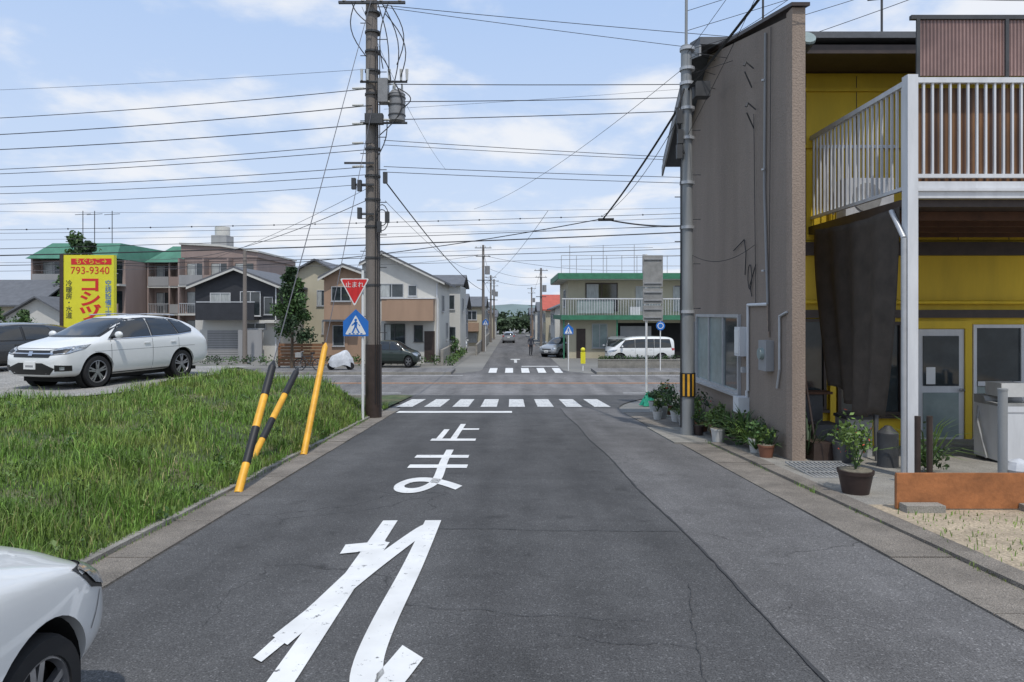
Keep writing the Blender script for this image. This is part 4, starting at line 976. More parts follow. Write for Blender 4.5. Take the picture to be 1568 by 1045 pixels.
def spiky(cx,cy,z,n,L,mat):
    for i in range(n):
        a=random.random()*6.28; t=.2+random.random()*.8; d=Vector((math.cos(a)*math.sin(t),math.sin(a)*math.sin(t),math.cos(t))); s=Vector((-math.sin(a),math.cos(a),0))*.012
        l=L*(.6+.5*random.random()); b=Vector((cx,cy,z)); m=b+d*l*.6; e=b+d*l+Vector((0,0,-l*.25))+Vector((d.x,d.y,0))*l*.15
        G.add('blades',[b-s,b+s,m+s*.9,m-s*.9,e],[(0,1,2,3),(3,2,4)],mat)
for (x,y,n,L) in[(4.05,11.9,70,.9),(4.1,12.2,60,.85),(4.0,11.2,50,.6),(4.1,10.9,40,.5),(5.7,9.4,30,1.0),(4.6,10.6,30,.9),(3.95,13.0,50,.7),(4.0,15,40,.6),(4.0,16,40,.6),(4.05,11.6,60,.7),(4.05,12.7,50,.8)]: spiky(x,y,gz(y)+.1,n,L,random.choice([M['leaf'],M['leafl'],M['leafl'],M['leafd']]))
for (x,y) in[(4.0,12.1),(4.1,13.9),(4.05,15.2),(4.05,16.7),(4.0,18),(5.7,9.4)]: G.leaves('leafy',(x,y,gz(y)+.3),(.25,.4,.4),240,.04,random.choice([M['leaf'],M['leafl']]),.1)
G.build()

# ------------------------------------------------------------ sign seen from behind w/ net
G=Group('traffic_sign'); X,Y=4.33,22.0; z=gz(22)
G.cyl('post',(X,Y,z),(X,Y,3.6),.035,.035,M['signwhite'],12)
for z0,z1 in((2.55,3.56),(2.0,2.5),(1.45,1.95)): G.box('panel',X-.12,X+.52,Y-.06,Y-.04,z0,z1,M['potgrey']); G.box('panel_rib',X-.08,X+.48,Y-.09,Y-.061,z0+.1,z0+.14,M['alu']); G.box('panel_rib',X-.08,X+.48,Y-.09,Y-.061,z1-.14,z1-.10,M['alu'])
G.build()
G=Group('folded_green_net')
v=[];f=[];k=22
for j,(r,zz) in enumerate([(.24,0),(.20,.12),(.12,.26),(.07,.38),(.01,.44)]):
    for i in range(k):
        a=2*math.pi*i/k; rr=r*(1+.25*math.sin(5*a+j)); v.append((X+rr*math.cos(a),Y-.3+rr*math.sin(a),gz(21.7)+zz))
for j in range(4):
    for i in range(k): f.append((j*k+i,j*k+(i+1)%k,(j+1)*k+(i+1)%k,(j+1)*k+i))
G.add('net',v,f,M['netgreen'],True); G.build()
def smallsign(name,x,y,kind,zc,h=3.0):
    G=Group(name); z=gz(y)+.12; G.cyl('post',(x,y,z),(x,y,zc+.35),.03,.03,M['signwhite'],10)
    if kind=='cross':
        G.prism('plate',[(x-.27,zc-.27),(x+.27,zc-.27),(x+.27,zc+.05),(x,zc+.30),(x-.27,zc+.05)],'y',y-.06,y-.045,M['blue']); G.prism('triangle',tri(x,zc-.23,zc+.17,.22,.02,False),'y',y-.064,y-.061,M['signwhite']); fig(G,x,zc-.21,y-.066,.8,M['blue'])
    elif kind=='round':
        G.cyl('plate',(x,y-.06,zc),(x,y-.045,zc),.25,.25,M['blue'],28); G.cyl('ring',(x,y-.064,zc),(x,y-.061,zc),.17,.17,M['signwhite'],28); G.cyl('centre',(x,y-.068,zc),(x,y-.065,zc),.13,.13,M['blue'],28)
    elif kind=='box':
        G.box('plate',x-.13,x+.13,y-.08,y+.08,zc-.35,zc+.3,M['signyellow']); G.ball('head',(x,y,zc+.42),.13,M['signyellow'],12)
    G.build()
smallsign('crosswalk_sign',3.15,38.1,'cross',.8); smallsign('parking_sign',8.3,38.2,'round',1.0); smallsign('crosswalk_sign',-2.4,62,'cross',.9)
smallsign('yellow_figure_sign',3.95,38,'box',-.75)
# ------------------------------------------------------------ yellow billboard
G=Group('billboard'); X0,X1,Y=-16.55,-14.7,25.2
G.box('panel',X0,X1,Y,Y+.18,1.0,3.85,M['signyellow']); G.box('edge_panel',X0-.14,X0-.002,Y-.02,Y+.2,.9,3.9,M['dkbrown'])
G.cyl('post',(X0+.2,Y+.1,-1.4),(X0+.2,Y+.1,1.0),.06,.06,M['steel_pole'],10); G.cyl('post',(X1-.2,Y+.1,-1.4),(X1-.2,Y+.1,1.0),.06,.06,M['steel_pole'],10)
xc=(X0+X1)/2
G.box('red_banner',X0+.28,X1-.08,Y-.012,Y-.002,3.50,3.72,M['red'])
G.build()
textmesh(G,'banner_text','もぐらこ→',(xc+.1,Y-.016,3.61),.24,M['signyellow'],ext=.002)
textmesh(G,'phone_text','793-9340',(xc+.05,Y-.006,3.27),.38,M['red'],ext=.003,sx=1.0)
textmesh(G,'name_text','コ\nシ\nヅ',(xc+.05,Y-.006,2.2),.62,M['red'],ext=.003,sx=1.35,space=.85,off=.016)
textmesh(G,'side_text','冷\n暖\n房\n・\n水\n道',(X0+.20,Y-.006,2.2),.25,M['blackwall'],ext=.003,space=.95)
textmesh(G,'side_text','空\n調\n設\n備\n工\n事',(X1-.20,Y-.006,2.2),.25,M['blue'],ext=.003,space=.95)

# ------------------------------------------------------------ houses left
G=Group('black_white_house'); x0,x1,y=-23.2,-17.2,50; b=gz(50)-.1
G.box('ground_floor',x0,x1,y,y+8,b,1.2,M['whitewall']); G.prism('upper_floor',[(x0,1.21),(x1,1.21),(x1,3.75),((x0+x1)/2,4.9),(x0,3.75)],'y',y,y+8,M['blackwall'])
gable(G,x0,x1,y,y+8,3.8,4.97,M['roof'],.45)
G.prism('barge',[(x0-.45,3.44),((x0+x1)/2,4.83),(x1+.45,3.44),(x1+.45,3.60),((x0+x1)/2,4.98),(x0-.45,3.60)],'y',y-.50,y-.46,M['whitewall'])
G.box('balcony',x0+.6,x1-1.3,y-1.0,y-.01,1.2,1.4,M['blackwall']); G.box('balcony_front',x0+.6,x1-1.3,y-1.05,y-1.0,1.2,2.45,M['blackwall']); G.box('balcony_rail',x0+.55,x1-1.25,y-1.08,y-.98,2.47,2.55,M['alu'])
window(G,'S',y,x0+1.1,x0+2.6,1.9,3.2,'whitemetal','curtain'); window(G,'S',y,x0+3.3,x0+4.8,1.5,3.3,'whitemetal','glass')
G.box('garage_shutter',x0+.9,x0+3.2,y-.04,y-.005,b,.45,M['greywall']); G.box('grey_wall_panel',x0+3.5,x0+5.2,y-.9,y-.7,b,.5,M['greywall']); window(G,'S',y,x0+3.6,x0+5.2,.55,1.0,'alu','glass')
for i in range(12): G.box('shutter_slats',x0+.92,x0+3.18,y-.048,y-.0405,b+.15+i*.17,b+.17+i*.17,M['dkgrey'])
G.box('porch',x1-.9,x1+.2,y-.8,y-.0,1.0,1.15,M['whitewall']); G.box('gutter_pipe',x1-.12,x1-.04,y-.07,y-.01,b,3.6,M['whitemetal']); window(G,'S',y,x1-.95,x1-.3,1.6,2.9,'alu','glass',0)
G.build()
G=Group('white_gable_house'); y=46; b=gz(46)-.1
xa,xv,xb=-12.6,-10.1,-4.95
G.prism('tan_wing',[(xa,b),(xv-.002,b),(xv-.002,4.5),(-11.25,4.85),(xa,4.15)],'y',y-.25,y+7,M['tan'])
G.prism('main_block',[(xv,b),(xb,b),(xb,3.95),(-8.7,5.7),(xv,4.9)],'y',y,y+8,M['whitewall'])
G.prism('tan_wing_roof',[(xa-.3,3.98),(-11.25,4.90),(xv+.2,4.40),(xv+.2,4.52),(-11.25,5.03),(xa-.3,4.12)],'y',y-.7,y+7,M['roof'])
G.prism('tan_wing_barge',[(xa-.3,3.84),(-11.25,4.76),(xv+.2,4.26),(xv+.2,4.395),(-11.25,4.895),(xa-.3,3.975)],'y',y-.72,y-.67,M['whitewall'])
G.prism('main_roof',[(xv-.1,4.95),(-8.7,5.75),(xb+.45,3.72),(xb+.45,3.86),(-8.7,5.90),(xv-.1,5.10)],'y',y-.5,y+8.4,M['roof'])
G.prism('main_barge',[(xv-.1,4.83),(-8.7,5.63),(xb+.45,3.60),(xb+.45,3.72),(-8.7,5.75),(xv-.1,4.95)],'y',y-.52,y-.47,M['whitewall'])
G.box('ground_tan',xa,xv-.9,y-.3,y-.251,b,1.2,M['tan'])
G.box('balcony',-8.6,-5.2,y-1.0,y-.005,1.2,2.65,M['tan']); G.box('balcony_cap',-8.65,-5.15,y-1.04,y+.0-.004,2.652,2.72,M['whitemetal'])
window(G,'S',y,-8.9,-7.3,2.75,3.7,'alu','glass'); window(G,'S',y,-8.6,-7.2,-.6,1.0,'dkgrey','glass'); window(G,'S',y,-6.6,-6.0,-.2,.9,'dkgrey','glass',0)
window(G,'S',y,-7.0,-6.4,2.85,3.6,'alu','glass',0)
window(G,'S',y-.25,-12.1,-10.8,2.5,3.5,'alu','glass'); window(G,'S',y-.3,-12.0,-11.2,-.5,.9,'alu','glass',0); G.box('canopy',-12.5,-10.2,y-1.0,y-.31,1.15,1.28,M['roof'])
G.cyl('downpipe',(-10.0,y-.05,b),(-10.0,y-.05,4.3),.05,.05,M['whitemetal'],8); G.cyl('downpipe',(xb-.1,y-.05,b),(xb-.1,y-.05,3.7),.05,.05,M['whitemetal'],8)
G.box('door',-5.9,-5.2,y-.05,y-.003,b+.2,.5,M['dkbrown'])
window(G,'E',xb,48,49.5,1.8,3,'alu','glass'); window(G,'E',xb,51,52.2,-.3,1,'alu','glass')
G.build()
G=Group('cream_house'); G.box('walls',-19,-13.2,56,64,-2,4.4,M['cream']); G.prism('gable_wall',[(-19,4.4),(-13.2,4.4),(-16.1,6.0)],'y',56.01,63.9,M['cream']); gable(G,-19,-13.2,56,64,4.42,6.02,M['roof'],.5); window(G,'S',56,-16,-14.5,2.3,3.6); window(G,'S',56,-15.6,-14.4,0,1.1); window(G,'S',56,-18.4,-17,2.3,3.6); G.build()
G=Group('narrow_white_house'); G.box('walls',-7.5,-4.25,56,63,-2,4.0,M['whitewall']); gable(G,-7.5,-4.25,56,63,4.0,4.9,M['roof'],.3,axis='x'); window(G,'S',56,-5.4,-4.7,2.0,3.2,mull=0); window(G,'S',56,-5.3,-4.6,-.6,.6,mull=0); window(G,'E',-4.25,58,59.5,1.8,3); G.build()
G=Group('apartment_building'); y=70
def block(x0,x1,y0,y1,zt,balc=True,nb=3):
    G.box('walls',x0,x1,y0,y1,-2,zt,M['pinkbrown'])
    for k in range(3):
        z=-1.3+k*2.9
        if z+2.6>zt+.3: continue
        G.box('floor_slab',x0-.05,x1+.05,y0-1.2,y0-.002,z-.12,z+.08,M['whitewall'])
        w=(x1-x0)/nb
        for i in range(nb):
            a=x0+i*w
            G.box('recess_glass',a+.3,a+w-.3,y0-.03,y0-.003,z+.15,z+2.3,M['glass']); G.box('recess_frame',a+w/2-.05,a+w/2+.05,y0-.06,y0-.031,z+.15,z+2.3,M['alu']); G.box('recess_curtain',a+.35,a+w*.45,y0-.045,y0-.0305,z+.9,z+2.25,M['curtain'])
            if (i+k)%3!=1: G.box('balcony_front',a+.05,a+w-.05,y0-1.25,y0-1.15,z+.08,z+1.05,M['pinkbrown'] if (i+k)%2 else M['greywall'])
            else:
                for q in range(12): G.box('balcony_bars',a+.1+q*(w-.2)/12,a+.14+q*(w-.2)/12,y0-1.22,y0-1.18,z+.08,z+1.05,M['alu'])
                G.box('balcony_bars',a+.05,a+w-.05,y0-1.24,y0-1.16,z+1.05,z+1.12,M['alu'])
            G.box('fins',a-.08,a+.08,y0-1.2,y0-.001,z+.081,z+2.75,M['pinkbrown'])
block(-47,-38.5,68,80,7.0); block(-38.3,-33.8,73,84,7.0,nb=2); block(-33.6,-26.2,70,82,7.4,nb=3)
def hip(x0,x1,y0,y1,z0,z1,mat,ins=1.6):
    G.add('green_roof',[(x0,y0,z0),(x1,y0,z0),(x1,y1,z0),(x0,y1,z0),(x0+ins,y0+ins,z1),(x1-ins*.3,y0+ins,z1),(x1-ins*.3,y1-ins,z1),(x0+ins,y1-ins,z1)],[(0,1,5,4),(1,2,6,5),(2,3,7,6),(3,0,4,7),(4,5,6,7),(3,2,1,0)],mat)
hip(-47.5,-38.6,66.6,81,7.05,8.7,M['greenroof']); hip(-38.5,-32.6,71.5,84,7.05,8.9,M['greenroof'],2); 
G.prism('parapet_gable',[(-33.9,7.4),(-26.0,7.4),(-26.0,7.9),(-29.8,8.5),(-33.9,8.7)],'y',69.9,82,M['pinkbrown']); G.prism('parapet_cap',[(-34.0,8.72),(-29.8,8.52),(-25.9,7.92),(-25.9,8.1),(-29.8,8.72),(-34.0,8.92)],'y',69.7,82.2,M['whitewall'])
G.box('water_tank_tower',-33.5,-31.8,76,78,8.5,10.4,M['greywall']); G.cyl('water_tank',(-32.65,77,10.4),(-32.65,77,11.4),.8,.8,M['whitewall'],18)
for x in(-44,-42.8,-41): G.tube('antenna',[(x,70,8.5),(x,70,12.2)],.04,M['dkgrey'],5); G.tube('antenna',[(x-.8,70,11.8),(x+.8,70,11.9)],.03,M['dkgrey'],5)
G.build()
G=Group('grey_roof_house'); G.box('walls',-50,-42,60,68,-2,2.6,M['cream']); gable(G,-50,-42,60,68,2.6,4.7,M['roof'],.6,axis='x'); window(G,'S',60,-45.5,-43.5,-.2,1.4); window(G,'S',60,-49,-47,-.2,1.4); G.build()
G=Group('grey_roof_house'); G.box('walls',-43,-37.5,58,64,-2,1.4,M['whitewall']); G.prism('gable_wall',[(-43,1.4),(-37.5,1.4),(-40.25,3.0)],'y',58.01,63.9,M['whitewall']); gable(G,-43,-37.5,58,64,1.42,3.02,M['roof'],.5); window(G,'S',58,-42,-40,-.6,.8); G.build()
G=Group('wooden_fence'); z=gz(43)
for i in range(7): G.box('slats',-14.4,-11.6,42.0,42.04,z+.1+i*.2,z+.27+i*.2,M['wood2'])
for x in(-14.4,-13,-11.7): G.box('posts',x,x+.1,42.045,42.13,z,z+1.55,M['dkbrown'])
G.build()
G=Group('covered_scooter'); cxx,cyy=-9.7,38.6; z=gz(39)+.12; v=[];f=[];k=28
for j,(rx,ry,zz,ox) in enumerate([(.70,.30,.22,0),(.66,.30,.45,0),(.60,.27,.68,.02),(.50,.22,.80,.05),(.26,.16,.98,.22),(.10,.08,1.10,.28),(.01,.01,1.12,.28)]):
    for i in range(k):
        a=2*math.pi*i/k; w=1+.09*math.sin(5*a+j*.6)+.05*math.sin(9*a); v.append((cxx+ox+rx*w*math.cos(a),cyy+ry*w*math.sin(a),z+zz+(.07*math.sin(4*a) if j==0 else 0)))
for j in range(6):
    for i in range(k): f.append((j*k+i,j*k+(i+1)%k,(j+1)*k+(i+1)%k,(j+1)*k+i))
G.add('cover',v,f,M['tarp'],True)
for s in(-.52,.55): G.cyl('wheels',(cxx+s,cyy-.06,z+.22),(cxx+s,cyy+.06,z+.22),.22,.22,M['tire'],20)
G.build()
G=Group('bicycle'); bx_,by_=-11.35,38.2
def ring(cx,cz,r):
    G.tube('wheels',[(cx+r*math.cos(t),by_,cz+r*math.sin(t)) for t in np.linspace(0,6.2832,22)],.026,M['tire'],5)
    for t in np.linspace(0,3.14,7)[:-1]: G.cyl('spokes',(cx-r*math.cos(t),by_,cz-r*math.sin(t)),(cx+r*math.cos(t),by_,cz+r*math.sin(t)),.005,.005,M['alu'],4)
ring(bx_-.52,z+.34,.33); ring(bx_+.52,z+.34,.33)
A=(bx_-.52,by_,z+.34);B=(bx_+.52,by_,z+.34);C=(bx_+.02,by_,z+.30);D=(bx_+.16,by_,z+.80);E_=(bx_-.36,by_,z+.85)
for p,q in((B,C),(C,D),(D,B),(C,E_),(D,(bx_-.34,by_,z+.78)),(E_,A),(E_,(bx_-.38,by_,z+1.05))): G.cyl('frame',p,q,.025,.025,M['dkgrey'],6)
G.cyl('handlebar',(bx_-.38,by_-.27,z+1.06),(bx_-.38,by_+.27,z+1.06),.015,.015,M['alu'],6); G.cyl('seat_post',D,(bx_+.19,by_,z+.94),.015,.015,M['alu'],6); G.ball('saddle',(bx_+.2,by_,z+.97),.13,M['black'],10,(1.1,.7,.35))
G.box('basket',bx_-.74,bx_-.42,by_-.16,by_+.16,z+.74,z+1.0,M['potgrey'])
G.build()
G=Group('block_wall'); z=gz(44); G.box('blocks',-4.6,-4.42,44,56,z-.1,z+1.0,M['concrete']); G.box('blocks',-3.1,-2.95,58,90,z-.4,z+.7,M['concrete']); G.build()
G=Group('block_wall'); z=gz(44); G.box('blocks',5.2,15,41.2,41.36,z-.1,z+.5,M['concrete']); G.box('cap',5.15,15.05,41.18,41.38,z+.502,z+.56,M['concrete']); G.build()

# ------------------------------------------------------------ green-trimmed building right
G=Group('green_trim_building'); y=53; x0,x1=4.35,18; b=-2
G.box('ground_floor',x0,x1,y,y+9,b,1.2,M['cream']); G.box('upper_floor',x0,x1,y,y+9,1.55,4.25,M['cream'])
G.box('floor_band',x0-.6,x1,y-1.2,y+9,1.2,1.55,M['green']); G.box('roof_slab',x0-.8,x1+.5,y-1.3,y+9,4.26,4.45,M['whitewall']); G.box('roof_fascia',x0-.85,x1+.5,y-1.36,y-1.302,4.3,4.75,M['green']); G.box('roof_fascia',x0-.87,x0-.802,y-1.30,y+9,4.3,4.75,M['green']); G.box('roof_deck',x0-.8,x1,y-1.3,y+9,4.46,4.7,M['greywall'])
for x in np.arange(x0-.6,x1,1.15): G.cyl('roof_rail',(x,y-1.1,4.7),(x,y-1.1,6.1),.025,.025,M['alu'],6)
for z in(5.3,6.1): G.cyl('roof_rail',(x0-.6,y-1.1,z),(x1,y-1.1,z),.025,.025,M['alu'],6)
for x in(x0+.3,x0+3,x0+5.5): G.cyl('laundry_poles',(x,y+2,4.7),(x,y+2,7.2),.03,.03,M['alu'],6); 
G.cyl('laundry_poles',(x0+.3,y+2,7.0),(x0+7,y+2,7.0),.025,.025,M['alu'],6)
x=x0-.5
while x<x1: G.box('balcony_bars',x,x+.03,y-1.15,y-1.12,1.56,2.75,M['whitemetal']); x+=.2
G.box('balcony_rail',x0-.55,x1,y-1.18,y-1.1,2.76,2.84,M['whitemetal']); G.box('balcony_panel',x0+.6,x0+3.4,y-1.10,y-1.07,1.7,2.7,M['frost'])
window(G,'S',y,5.7,8.2,1.9,4.05,'dkbrown','glass',1,.08); window(G,'S',y,9.6,11.5,1.9,3.8,'alu','curtain'); window(G,'S',y,12.5,14.5,1.9,3.8,'alu','glass')
window(G,'S',y,6.2,7.4,-1.0,.9,'alu','frost',1); window(G,'W',x0,55,57,2.2,3.6); window(G,'W',x0,55,57,-.6,.8)
G.box('carport_shade_sheet',8.2,x1-.5,y-.02,y-.004,b,.95,M['well']); G.box('shutter',8.4,10.8,y-.05,y-.021,b,.7,M['greywall'])  # flat near-black sheet on the wall paints the carport's shade, no real depth
G.box('ac_unit',9.0,9.8,y-.9,y-.6,1.56,2.2,M['whitemetal']); G.box('door',5.0,5.7,y-.05,y-.004,b,.5,M['dkbrown'])
G.cyl('column',(x0-.4,y-1,b),(x0-.4,y-1,1.2),.06,.06,M['green'],8); G.cyl('column',(8,y-1,b),(8,y-1,1.2),.06,.06,M['green'],8)
G.build()
def house(name,x0,x1,y0,y1,ze,zr,wall,roof,axis='y'):
    G=Group(name); G.box('walls',x0,x1,y0,y1,-4.2,ze,M[wall])
    if axis=='y': G.prism('gable_wall',[(x0,ze),(x1,ze),((x0+x1)/2,zr)],'y',y0+.01,y1-.01,M[wall])
    gable(G,x0,x1,y0,y1,ze+.02,zr+.02,M[roof],.4,axis=axis)
    w=(x1-x0)
    for zz in(ze-1.6,ze-4.2):
        for q in(.15,.6): window(G,'S',y0,x0+w*q,x0+w*(q+.25),zz,zz+1.1,'alu',random.choice(['glass','curtain']),1,.08)
    side='E' if x1<0 else 'W'; xx=x1 if x1<0 else x0
    for zz in(ze-1.6,ze-4.2):
        for q in(.2,.6): window(G,side,xx,y0+(y1-y0)*q,y0+(y1-y0)*(q+.2),zz,zz+1.1,'alu','glass',1,.08)
    G.box('balcony',x0+w*.1,x0+w*.9,y0-.9,y0-.001,ze-2.9,ze-1.9,M[random.choice(['whitewall','tan','greywall'])])
    G.build()
house('suburban_house',-9.6,-4.9,68,76,2.2,3.6,'greywall','roof','x'); house('suburban_house',-8.2,-3.4,80,88,2.5,3.6,'cream','roof','x'); house('suburban_house',-9.8,-3.6,93,102,2.6,3.8,'whitewall','roof'); house('suburban_house',-9.8,-3.9,108,118,2.2,3.4,'tan','roof','x')
house('suburban_house',4.4,10,70,78,2.2,3.4,'whitewall','roof'); house('red_roof_house',4.1,8.6,83,90,2.2,3.9,'cream','redroof','x'); house('suburban_house',3.9,9,96,105,2.0,3.2,'greywall','roof','x'); house('suburban_house',3.8,9,112,122,2,3.2,'whitewall','roof')
house('suburban_house',-9.5,-3.4,122,130,1.6,2.8,'cream','roof'); house('suburban_house',3.6,9,127,136,1.4,2.6,'tan','roof','x'); house('suburban_house',-9,-3.2,134,142,1.0,2.2,'whitewall','roof','x')
for i in range(26):
    x=-110+i*9+random.uniform(-2,2)
    if -12<x<3: continue
    if -50<x<-13 and i%2: continue
    y=random.uniform(85,120); house('suburban_house',x,x+7,y,y+8,random.uniform(1.4,2.6),random.uniform(3,4.4),random.choice(['cream','whitewall','greywall','tan']),random.choice(['roof','roof','dkgrey','tan']),random.choice(['x','y']))
for (x,y,h) in[(-2.74,65,8.2),(3.4,80,7),(-2.9,110,7.2),(3.6,125,6.5),(-2.95,95,7.0),(-18,46,5.9),(11,57,6.6)]:
    G=Group('utility_pole'); G.cyl('pole',(x,y,gz(y)-.5),(x,y,h),.17,.11,M['concrete_pole'],14)
    if y>50 and x<10:
        crossarm(G,x,y,h-.3,1.6,4); crossarm(G,x,y,h-1.1,1.4,3); G.cyl('transformer',(x+.4,y,h-2.8),(x+.4,y,h-2.0),.24,.24,M['xfmr'],14)
        G.box('cable_bracket',x-.6,x+.6,y-.2,y-.15,h-3.4,h-3.32,M['dkgrey'])
    G.build()
# ------------------------------------------------------------ trees
def tree(name,x,y,z,h,r,n,lm,trunk=.09,blobs=9,crown0=.35,sz=.11):
    G=Group(name)
    G.cyl('trunk',(x,y,z),(x+.05,y,z+h*.55),trunk,trunk*.6,M['bark'],10); G.cyl('trunk',(x+.05,y,z+h*.55),(x,y,z+h*.92),trunk*.6,.015,M['bark'],8)
    for i in range(blobs):
        t=(i+.5)/blobs; zz=z+h*(crown0+(1-crown0)*t); a=i*2.4; q=r*(1-.75*t)*.55*(.8+.5*random.random())
        cx,cy=x+math.cos(a)*q,y+math.sin(a)*q; G.cyl('limbs',(x,y,zz-h*.08),(cx,cy,zz),trunk*.35,.012,M['bark'],6)
        rr=r*(1.0-.55*t)*(.55+.2*random.random())
        G.leaves('crown',(cx,cy,zz),(rr,rr,rr*.85),n//blobs,sz,M[random.choice(lm)],.15)
    G.leaves('crown',(x,y,z+h*.62),(r*.8,r*.8,h*.33),n//5,sz,M[lm[0]],.2)
    G.build()
tree('street_tree',-13.0,40.3,gz(40),6.0,1.35,5200,['leaf','leafd','leaf'],.10,11,.30,.10)
tree('conifer_tree',-40.6,64,-2,11.0,2.8,4600,['leafd','leaf'],.2,10,.3,.2)
tree('garden_tree',-47,63,-2,5.6,2.2,1800,['leafd','leaf'],.15,8,.2,.2); tree('garden_tree',-36.4,58,-2,5.0,1.6,1400,['leaf','leafd'],.15,8,.2,.18); tree('garden_tree',-33,46,-1.7,3.6,1.4,1300,['leaf','leafl'],.1,7,.2,.14)
tree('garden_tree',-38,50,-1.7,3.8,1.8,1600,['leafl','leaf'],.1,7,.2,.14)
tree('garden_tree',-4.1,49,gz(49),1.8,.6,700,['leaf'],.05,5,.2,.07)
G=Group('hedge')
for i in range(16): G.leaves('foliage',(-20+i*1.0,43.5+random.random(),gz(43)+.35),(.7,.5,.45),130,.07,random.choice([M['leaf'],M['leafd']]),.2)
for i in range(9): G.leaves('foliage',(-4.0+.1*random.random(),44+i*1.4,gz(46)+.35),(.4,.7,.45),120,.07,random.choice([M['leaf'],M['leafl']]),.2)
for i in range(12): G.leaves('foliage',(5.5+i*.55,41.7,gz(43)+.62),(.4,.25,.25),70,.06,random.choice([M['leaf'],M['leafd']]),.2)
G.build()
G=Group('distant_trees')
for i in range(90):
    x=random.uniform(-160,160); y=random.uniform(150,190); r=random.uniform(3,5.5); G.leaves('foliage',(x,y,-2.5+r*.5),(r*1.2,r,r*.95),150,.75,M['farleaf'],.4)
for i in range(22):
    x=random.uniform(-9,10); y=random.uniform(158,175); r=random.uniform(2,3.4); G.leaves('foliage',(x,y,-2.5+r*.7),(r,r,r),220,.5,M['farleaf'],.4)
G.build()
V=[];F=[]; n=60
for i in range(n+1):
    x=-1200+2400*i/n; hh=6+5*math.sin(i*.5)+3*math.sin(i*1.7); V+=[(x,620,-6),(x,700,hh)]
for i in range(n): F.append((2*i,2*i+2,2*i+3,2*i+1))
single('distant_hills',V,F,pmat('hill',(.15,.20,.20),1,.2,.02),True)

# ------------------------------------------------------------ person
def person(x,y,heading):
    z0=gz(y)+.006
    J={'pel':(0,0,.93,.125,.10),'sp':(0,0,1.1,.12,.09),'ch':(0,.0,1.30,.155,.105),'nk':(0,.01,1.45,.055,.055),'hd0':(0,.015,1.52,.07,.08),'hd':(0,.02,1.60,.078,.092),'hd1':(0,.01,1.68,.06,.07),
     'hipL':(.09,0,.88,.09,.09),'kneL':(.10,.03,.48,.058,.06),'ankL':(.10,-.02,.10,.04,.042),'toeL':(.11,.13,.04,.035,.03),
     'hipR':(-.09,0,.88,.09,.09),'kneR':(-.10,-.02,.48,.058,.06),'ankR':(-.10,-.12,.10,.04,.042),'toeR':(-.11,.03,.04,.035,.03),
     'shL':(.18,0,1.39,.055,.055),'elL':(.24,-.02,1.11,.042,.042),'wrL':(.24,.08,.87,.028,.026),'haL':(.235,.11,.79,.035,.018),
     'shR':(-.18,0,1.39,.055,.055),'elR':(-.25,-.02,1.11,.042,.042),'wrR':(-.25,.07,.87,.028,.026),'haR':(-.245,.10,.79,.035,.018)}
    E=[('pel','sp'),('sp','ch'),('ch','nk'),('nk','hd0'),('hd0','hd'),('hd','hd1'),('pel','hipL'),('hipL','kneL'),('kneL','ankL'),('ankL','toeL'),('pel','hipR'),('hipR','kneR'),('kneR','ankR'),('ankR','toeR'),('ch','shL'),('shL','elL'),('elL','wrL'),('wrL','haL'),('ch','shR'),('shR','elR'),('elR','wrR'),('wrR','haR')]
    for s in('L','R'):
        sg=1 if s=='L' else -1; hx,hy,hz=J['ha'+s][:3]
        for q,(dx,ln) in enumerate([(-.022,.06),(-.008,.07),(.008,.065),(.022,.05)]):
            J['f%d%s'%(q,s)]=(hx+dx*.3,hy+dx,hz-ln*.5,.009,.009); J['g%d%s'%(q,s)]=(hx+dx*.3-sg*.01,hy+dx+.01,hz-ln,.008,.008); E+=[('ha'+s,'f%d%s'%(q,s)),('f%d%s'%(q,s),'g%d%s'%(q,s))]
        J['th'+s]=(hx-sg*.01,hy+.045,hz-.01,.010,.010); E.append(('ha'+s,'th'+s))
    names=list(J); me=bpy.data.meshes.new('body'); me.from_pydata([J[n][:3] for n in names],[(names.index(a),names.index(b)) for a,b in E],[])
    ob=bpy.data.objects.new('tmp',me); COL.objects.link(ob); sk=ob.modifiers.new('k','SKIN')
    for i,n in enumerate(names): me.skin_vertices[0].data[i].radius=J[n][3:5]; me.skin_vertices[0].data[i].use_root=(n=='pel')
    ss=ob.modifiers.new('s','SUBSURF'); ss.levels=2; bpy.context.view_layer.update()
    m2=new_from(ob); bpy.data.objects.remove(ob)
    m2.materials.clear()
    for k in('skin','shirt','pants','hair','black'): m2.materials.append(M[k])
    for p in m2.polygons:
        c=p.center; p.use_smooth=True
        if c.z>1.63 or (c.z>1.53 and c.y<.0): p.material_index=3
        elif c.z>1.46: p.material_index=0
        elif abs(c.x)>.17 and c.z<.93 : p.material_index=0
        elif c.z>.90: p.material_index=1
        elif c.z<.09: p.material_index=4
        else: p.material_index=2
    G=Group('pedestrian',(x,y,z0),heading)
    o=bpy.data.objects.new('body',m2); COL.objects.link(o); o.parent=G.e
    G.ball('nose',(0,.112,1.585),.016,M['skin'],8,(.8,1,1.2)); 
    for s in(-1,1): G.ball('eyes',(s*.03,.10,1.61),.009,M['black'],6); G.ball('ears',(s*.08,.015,1.59),.022,M['skin'],8,(.4,.7,1.2))
    G.box('mouth',-.02,.02,.10,.107,1.545,1.55,M['redroof'])
    G.build()
person(1.55,56,math.radians(200))

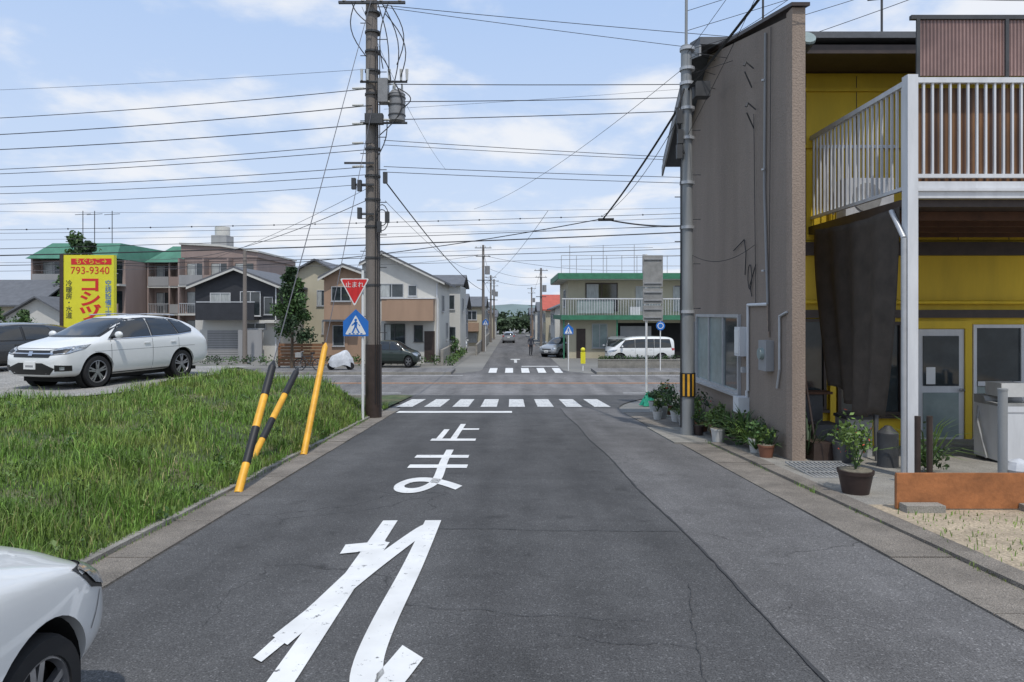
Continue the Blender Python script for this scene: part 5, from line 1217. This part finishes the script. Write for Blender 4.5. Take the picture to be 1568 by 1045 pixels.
# ------------------------------------------------------------ world, sun, camera
w=bpy.data.worlds.new('World'); scene.world=w; w.use_nodes=True; nt=w.node_tree; L=nt.links
bg=nt.nodes['Background']
sky=N(nt,'ShaderNodeTexSky',sky_type='NISHITA'); sky.sun_disc=False
EL=64; AZ=math.radians(168)
sky.sun_elevation=math.radians(EL); sky.sun_rotation=AZ; sky.air_density=1.0; sky.dust_density=1.6; sky.ozone_density=1.2
bg.inputs['Strength'].default_value=.15
tc=N(nt,'ShaderNodeTexCoord'); sx=N(nt,'ShaderNodeSeparateXYZ'); L.new(tc.outputs['Generated'],sx.inputs[0])
ad=N(nt,'ShaderNodeMath',operation='ADD'); ad.inputs[1].default_value=.20; L.new(sx.outputs['Z'],ad.inputs[0])
mxm=N(nt,'ShaderNodeMath',operation='MAXIMUM'); mxm.inputs[1].default_value=.05; L.new(ad.outputs[0],mxm.inputs[0])
dx=N(nt,'ShaderNodeMath',operation='DIVIDE'); L.new(sx.outputs['X'],dx.inputs[0]); L.new(mxm.outputs[0],dx.inputs[1])
dy=N(nt,'ShaderNodeMath',operation='DIVIDE'); L.new(sx.outputs['Y'],dy.inputs[0]); L.new(mxm.outputs[0],dy.inputs[1])
cb=N(nt,'ShaderNodeCombineXYZ'); L.new(dx.outputs[0],cb.inputs[0]); L.new(dy.outputs[0],cb.inputs[1])
mp=N(nt,'ShaderNodeMapping'); mp.inputs['Location'].default_value=(5.2,3.1,0); L.new(cb.outputs[0],mp.inputs[0])
no=N(nt,'ShaderNodeTexNoise'); no.inputs['Scale'].default_value=1.55; no.inputs['Detail'].default_value=10; no.inputs['Roughness'].default_value=.55; no.inputs['Distortion'].default_value=.15; L.new(mp.outputs[0],no.inputs['Vector'])
cr=N(nt,'ShaderNodeMapRange'); cr.interpolation_type='SMOOTHSTEP'; cr.inputs['From Min'].default_value=.47; cr.inputs['From Max'].default_value=.62; cr.inputs['To Max'].default_value=.9; L.new(no.outputs['Fac'],cr.inputs['Value'])
tint=N(nt,'ShaderNodeMix',data_type='RGBA'); tint.inputs[0].default_value=.85; L.new(sky.outputs[0],tint.inputs[6]); tint.inputs[7].default_value=(3.0,4.2,6.4,1)
hz=N(nt,'ShaderNodeMapRange'); hz.inputs['From Min'].default_value=0; hz.inputs['From Max'].default_value=.46; hz.inputs['To Min'].default_value=.85; hz.inputs['To Max'].default_value=.0; L.new(sx.outputs['Z'],hz.inputs['Value'])
hm=N(nt,'ShaderNodeMix',data_type='RGBA'); L.new(hz.outputs[0],hm.inputs[0]); L.new(tint.outputs[2],hm.inputs[6]); hm.inputs[7].default_value=(4.8,5.4,6.3,1)
mix=N(nt,'ShaderNodeMix',data_type='RGBA'); L.new(cr.outputs[0],mix.inputs[0]); L.new(hm.outputs[2],mix.inputs[6]); mix.inputs[7].default_value=(5.95,6.1,6.4,1)
L.new(mix.outputs[2],bg.inputs['Color'])
sd=bpy.data.lights.new('sun','SUN'); sd.energy=2.7; sd.angle=math.radians(1.0); sd.color=(1,.955,.89)
so=bpy.data.objects.new('sun',sd); COL.objects.link(so)
el=math.radians(EL); sv=Vector((math.sin(AZ)*math.cos(el),math.cos(AZ)*math.cos(el),math.sin(el)))
so.rotation_euler=sv.to_track_quat('Z','Y').to_euler(); so.location=(0,-10,30)
cd=bpy.data.cameras.new('camera'); cd.lens=24; cd.sensor_width=36; cd.shift_y=-.0271; cd.clip_end=4000; cd.clip_start=.05
co=bpy.data.objects.new('camera',cd); COL.objects.link(co); co.location=(0,0,1.7); co.rotation_euler=(math.pi/2,0,0); scene.camera=co
scene.view_settings.view_transform='Standard'; scene.view_settings.look='None'; scene.view_settings.exposure=0
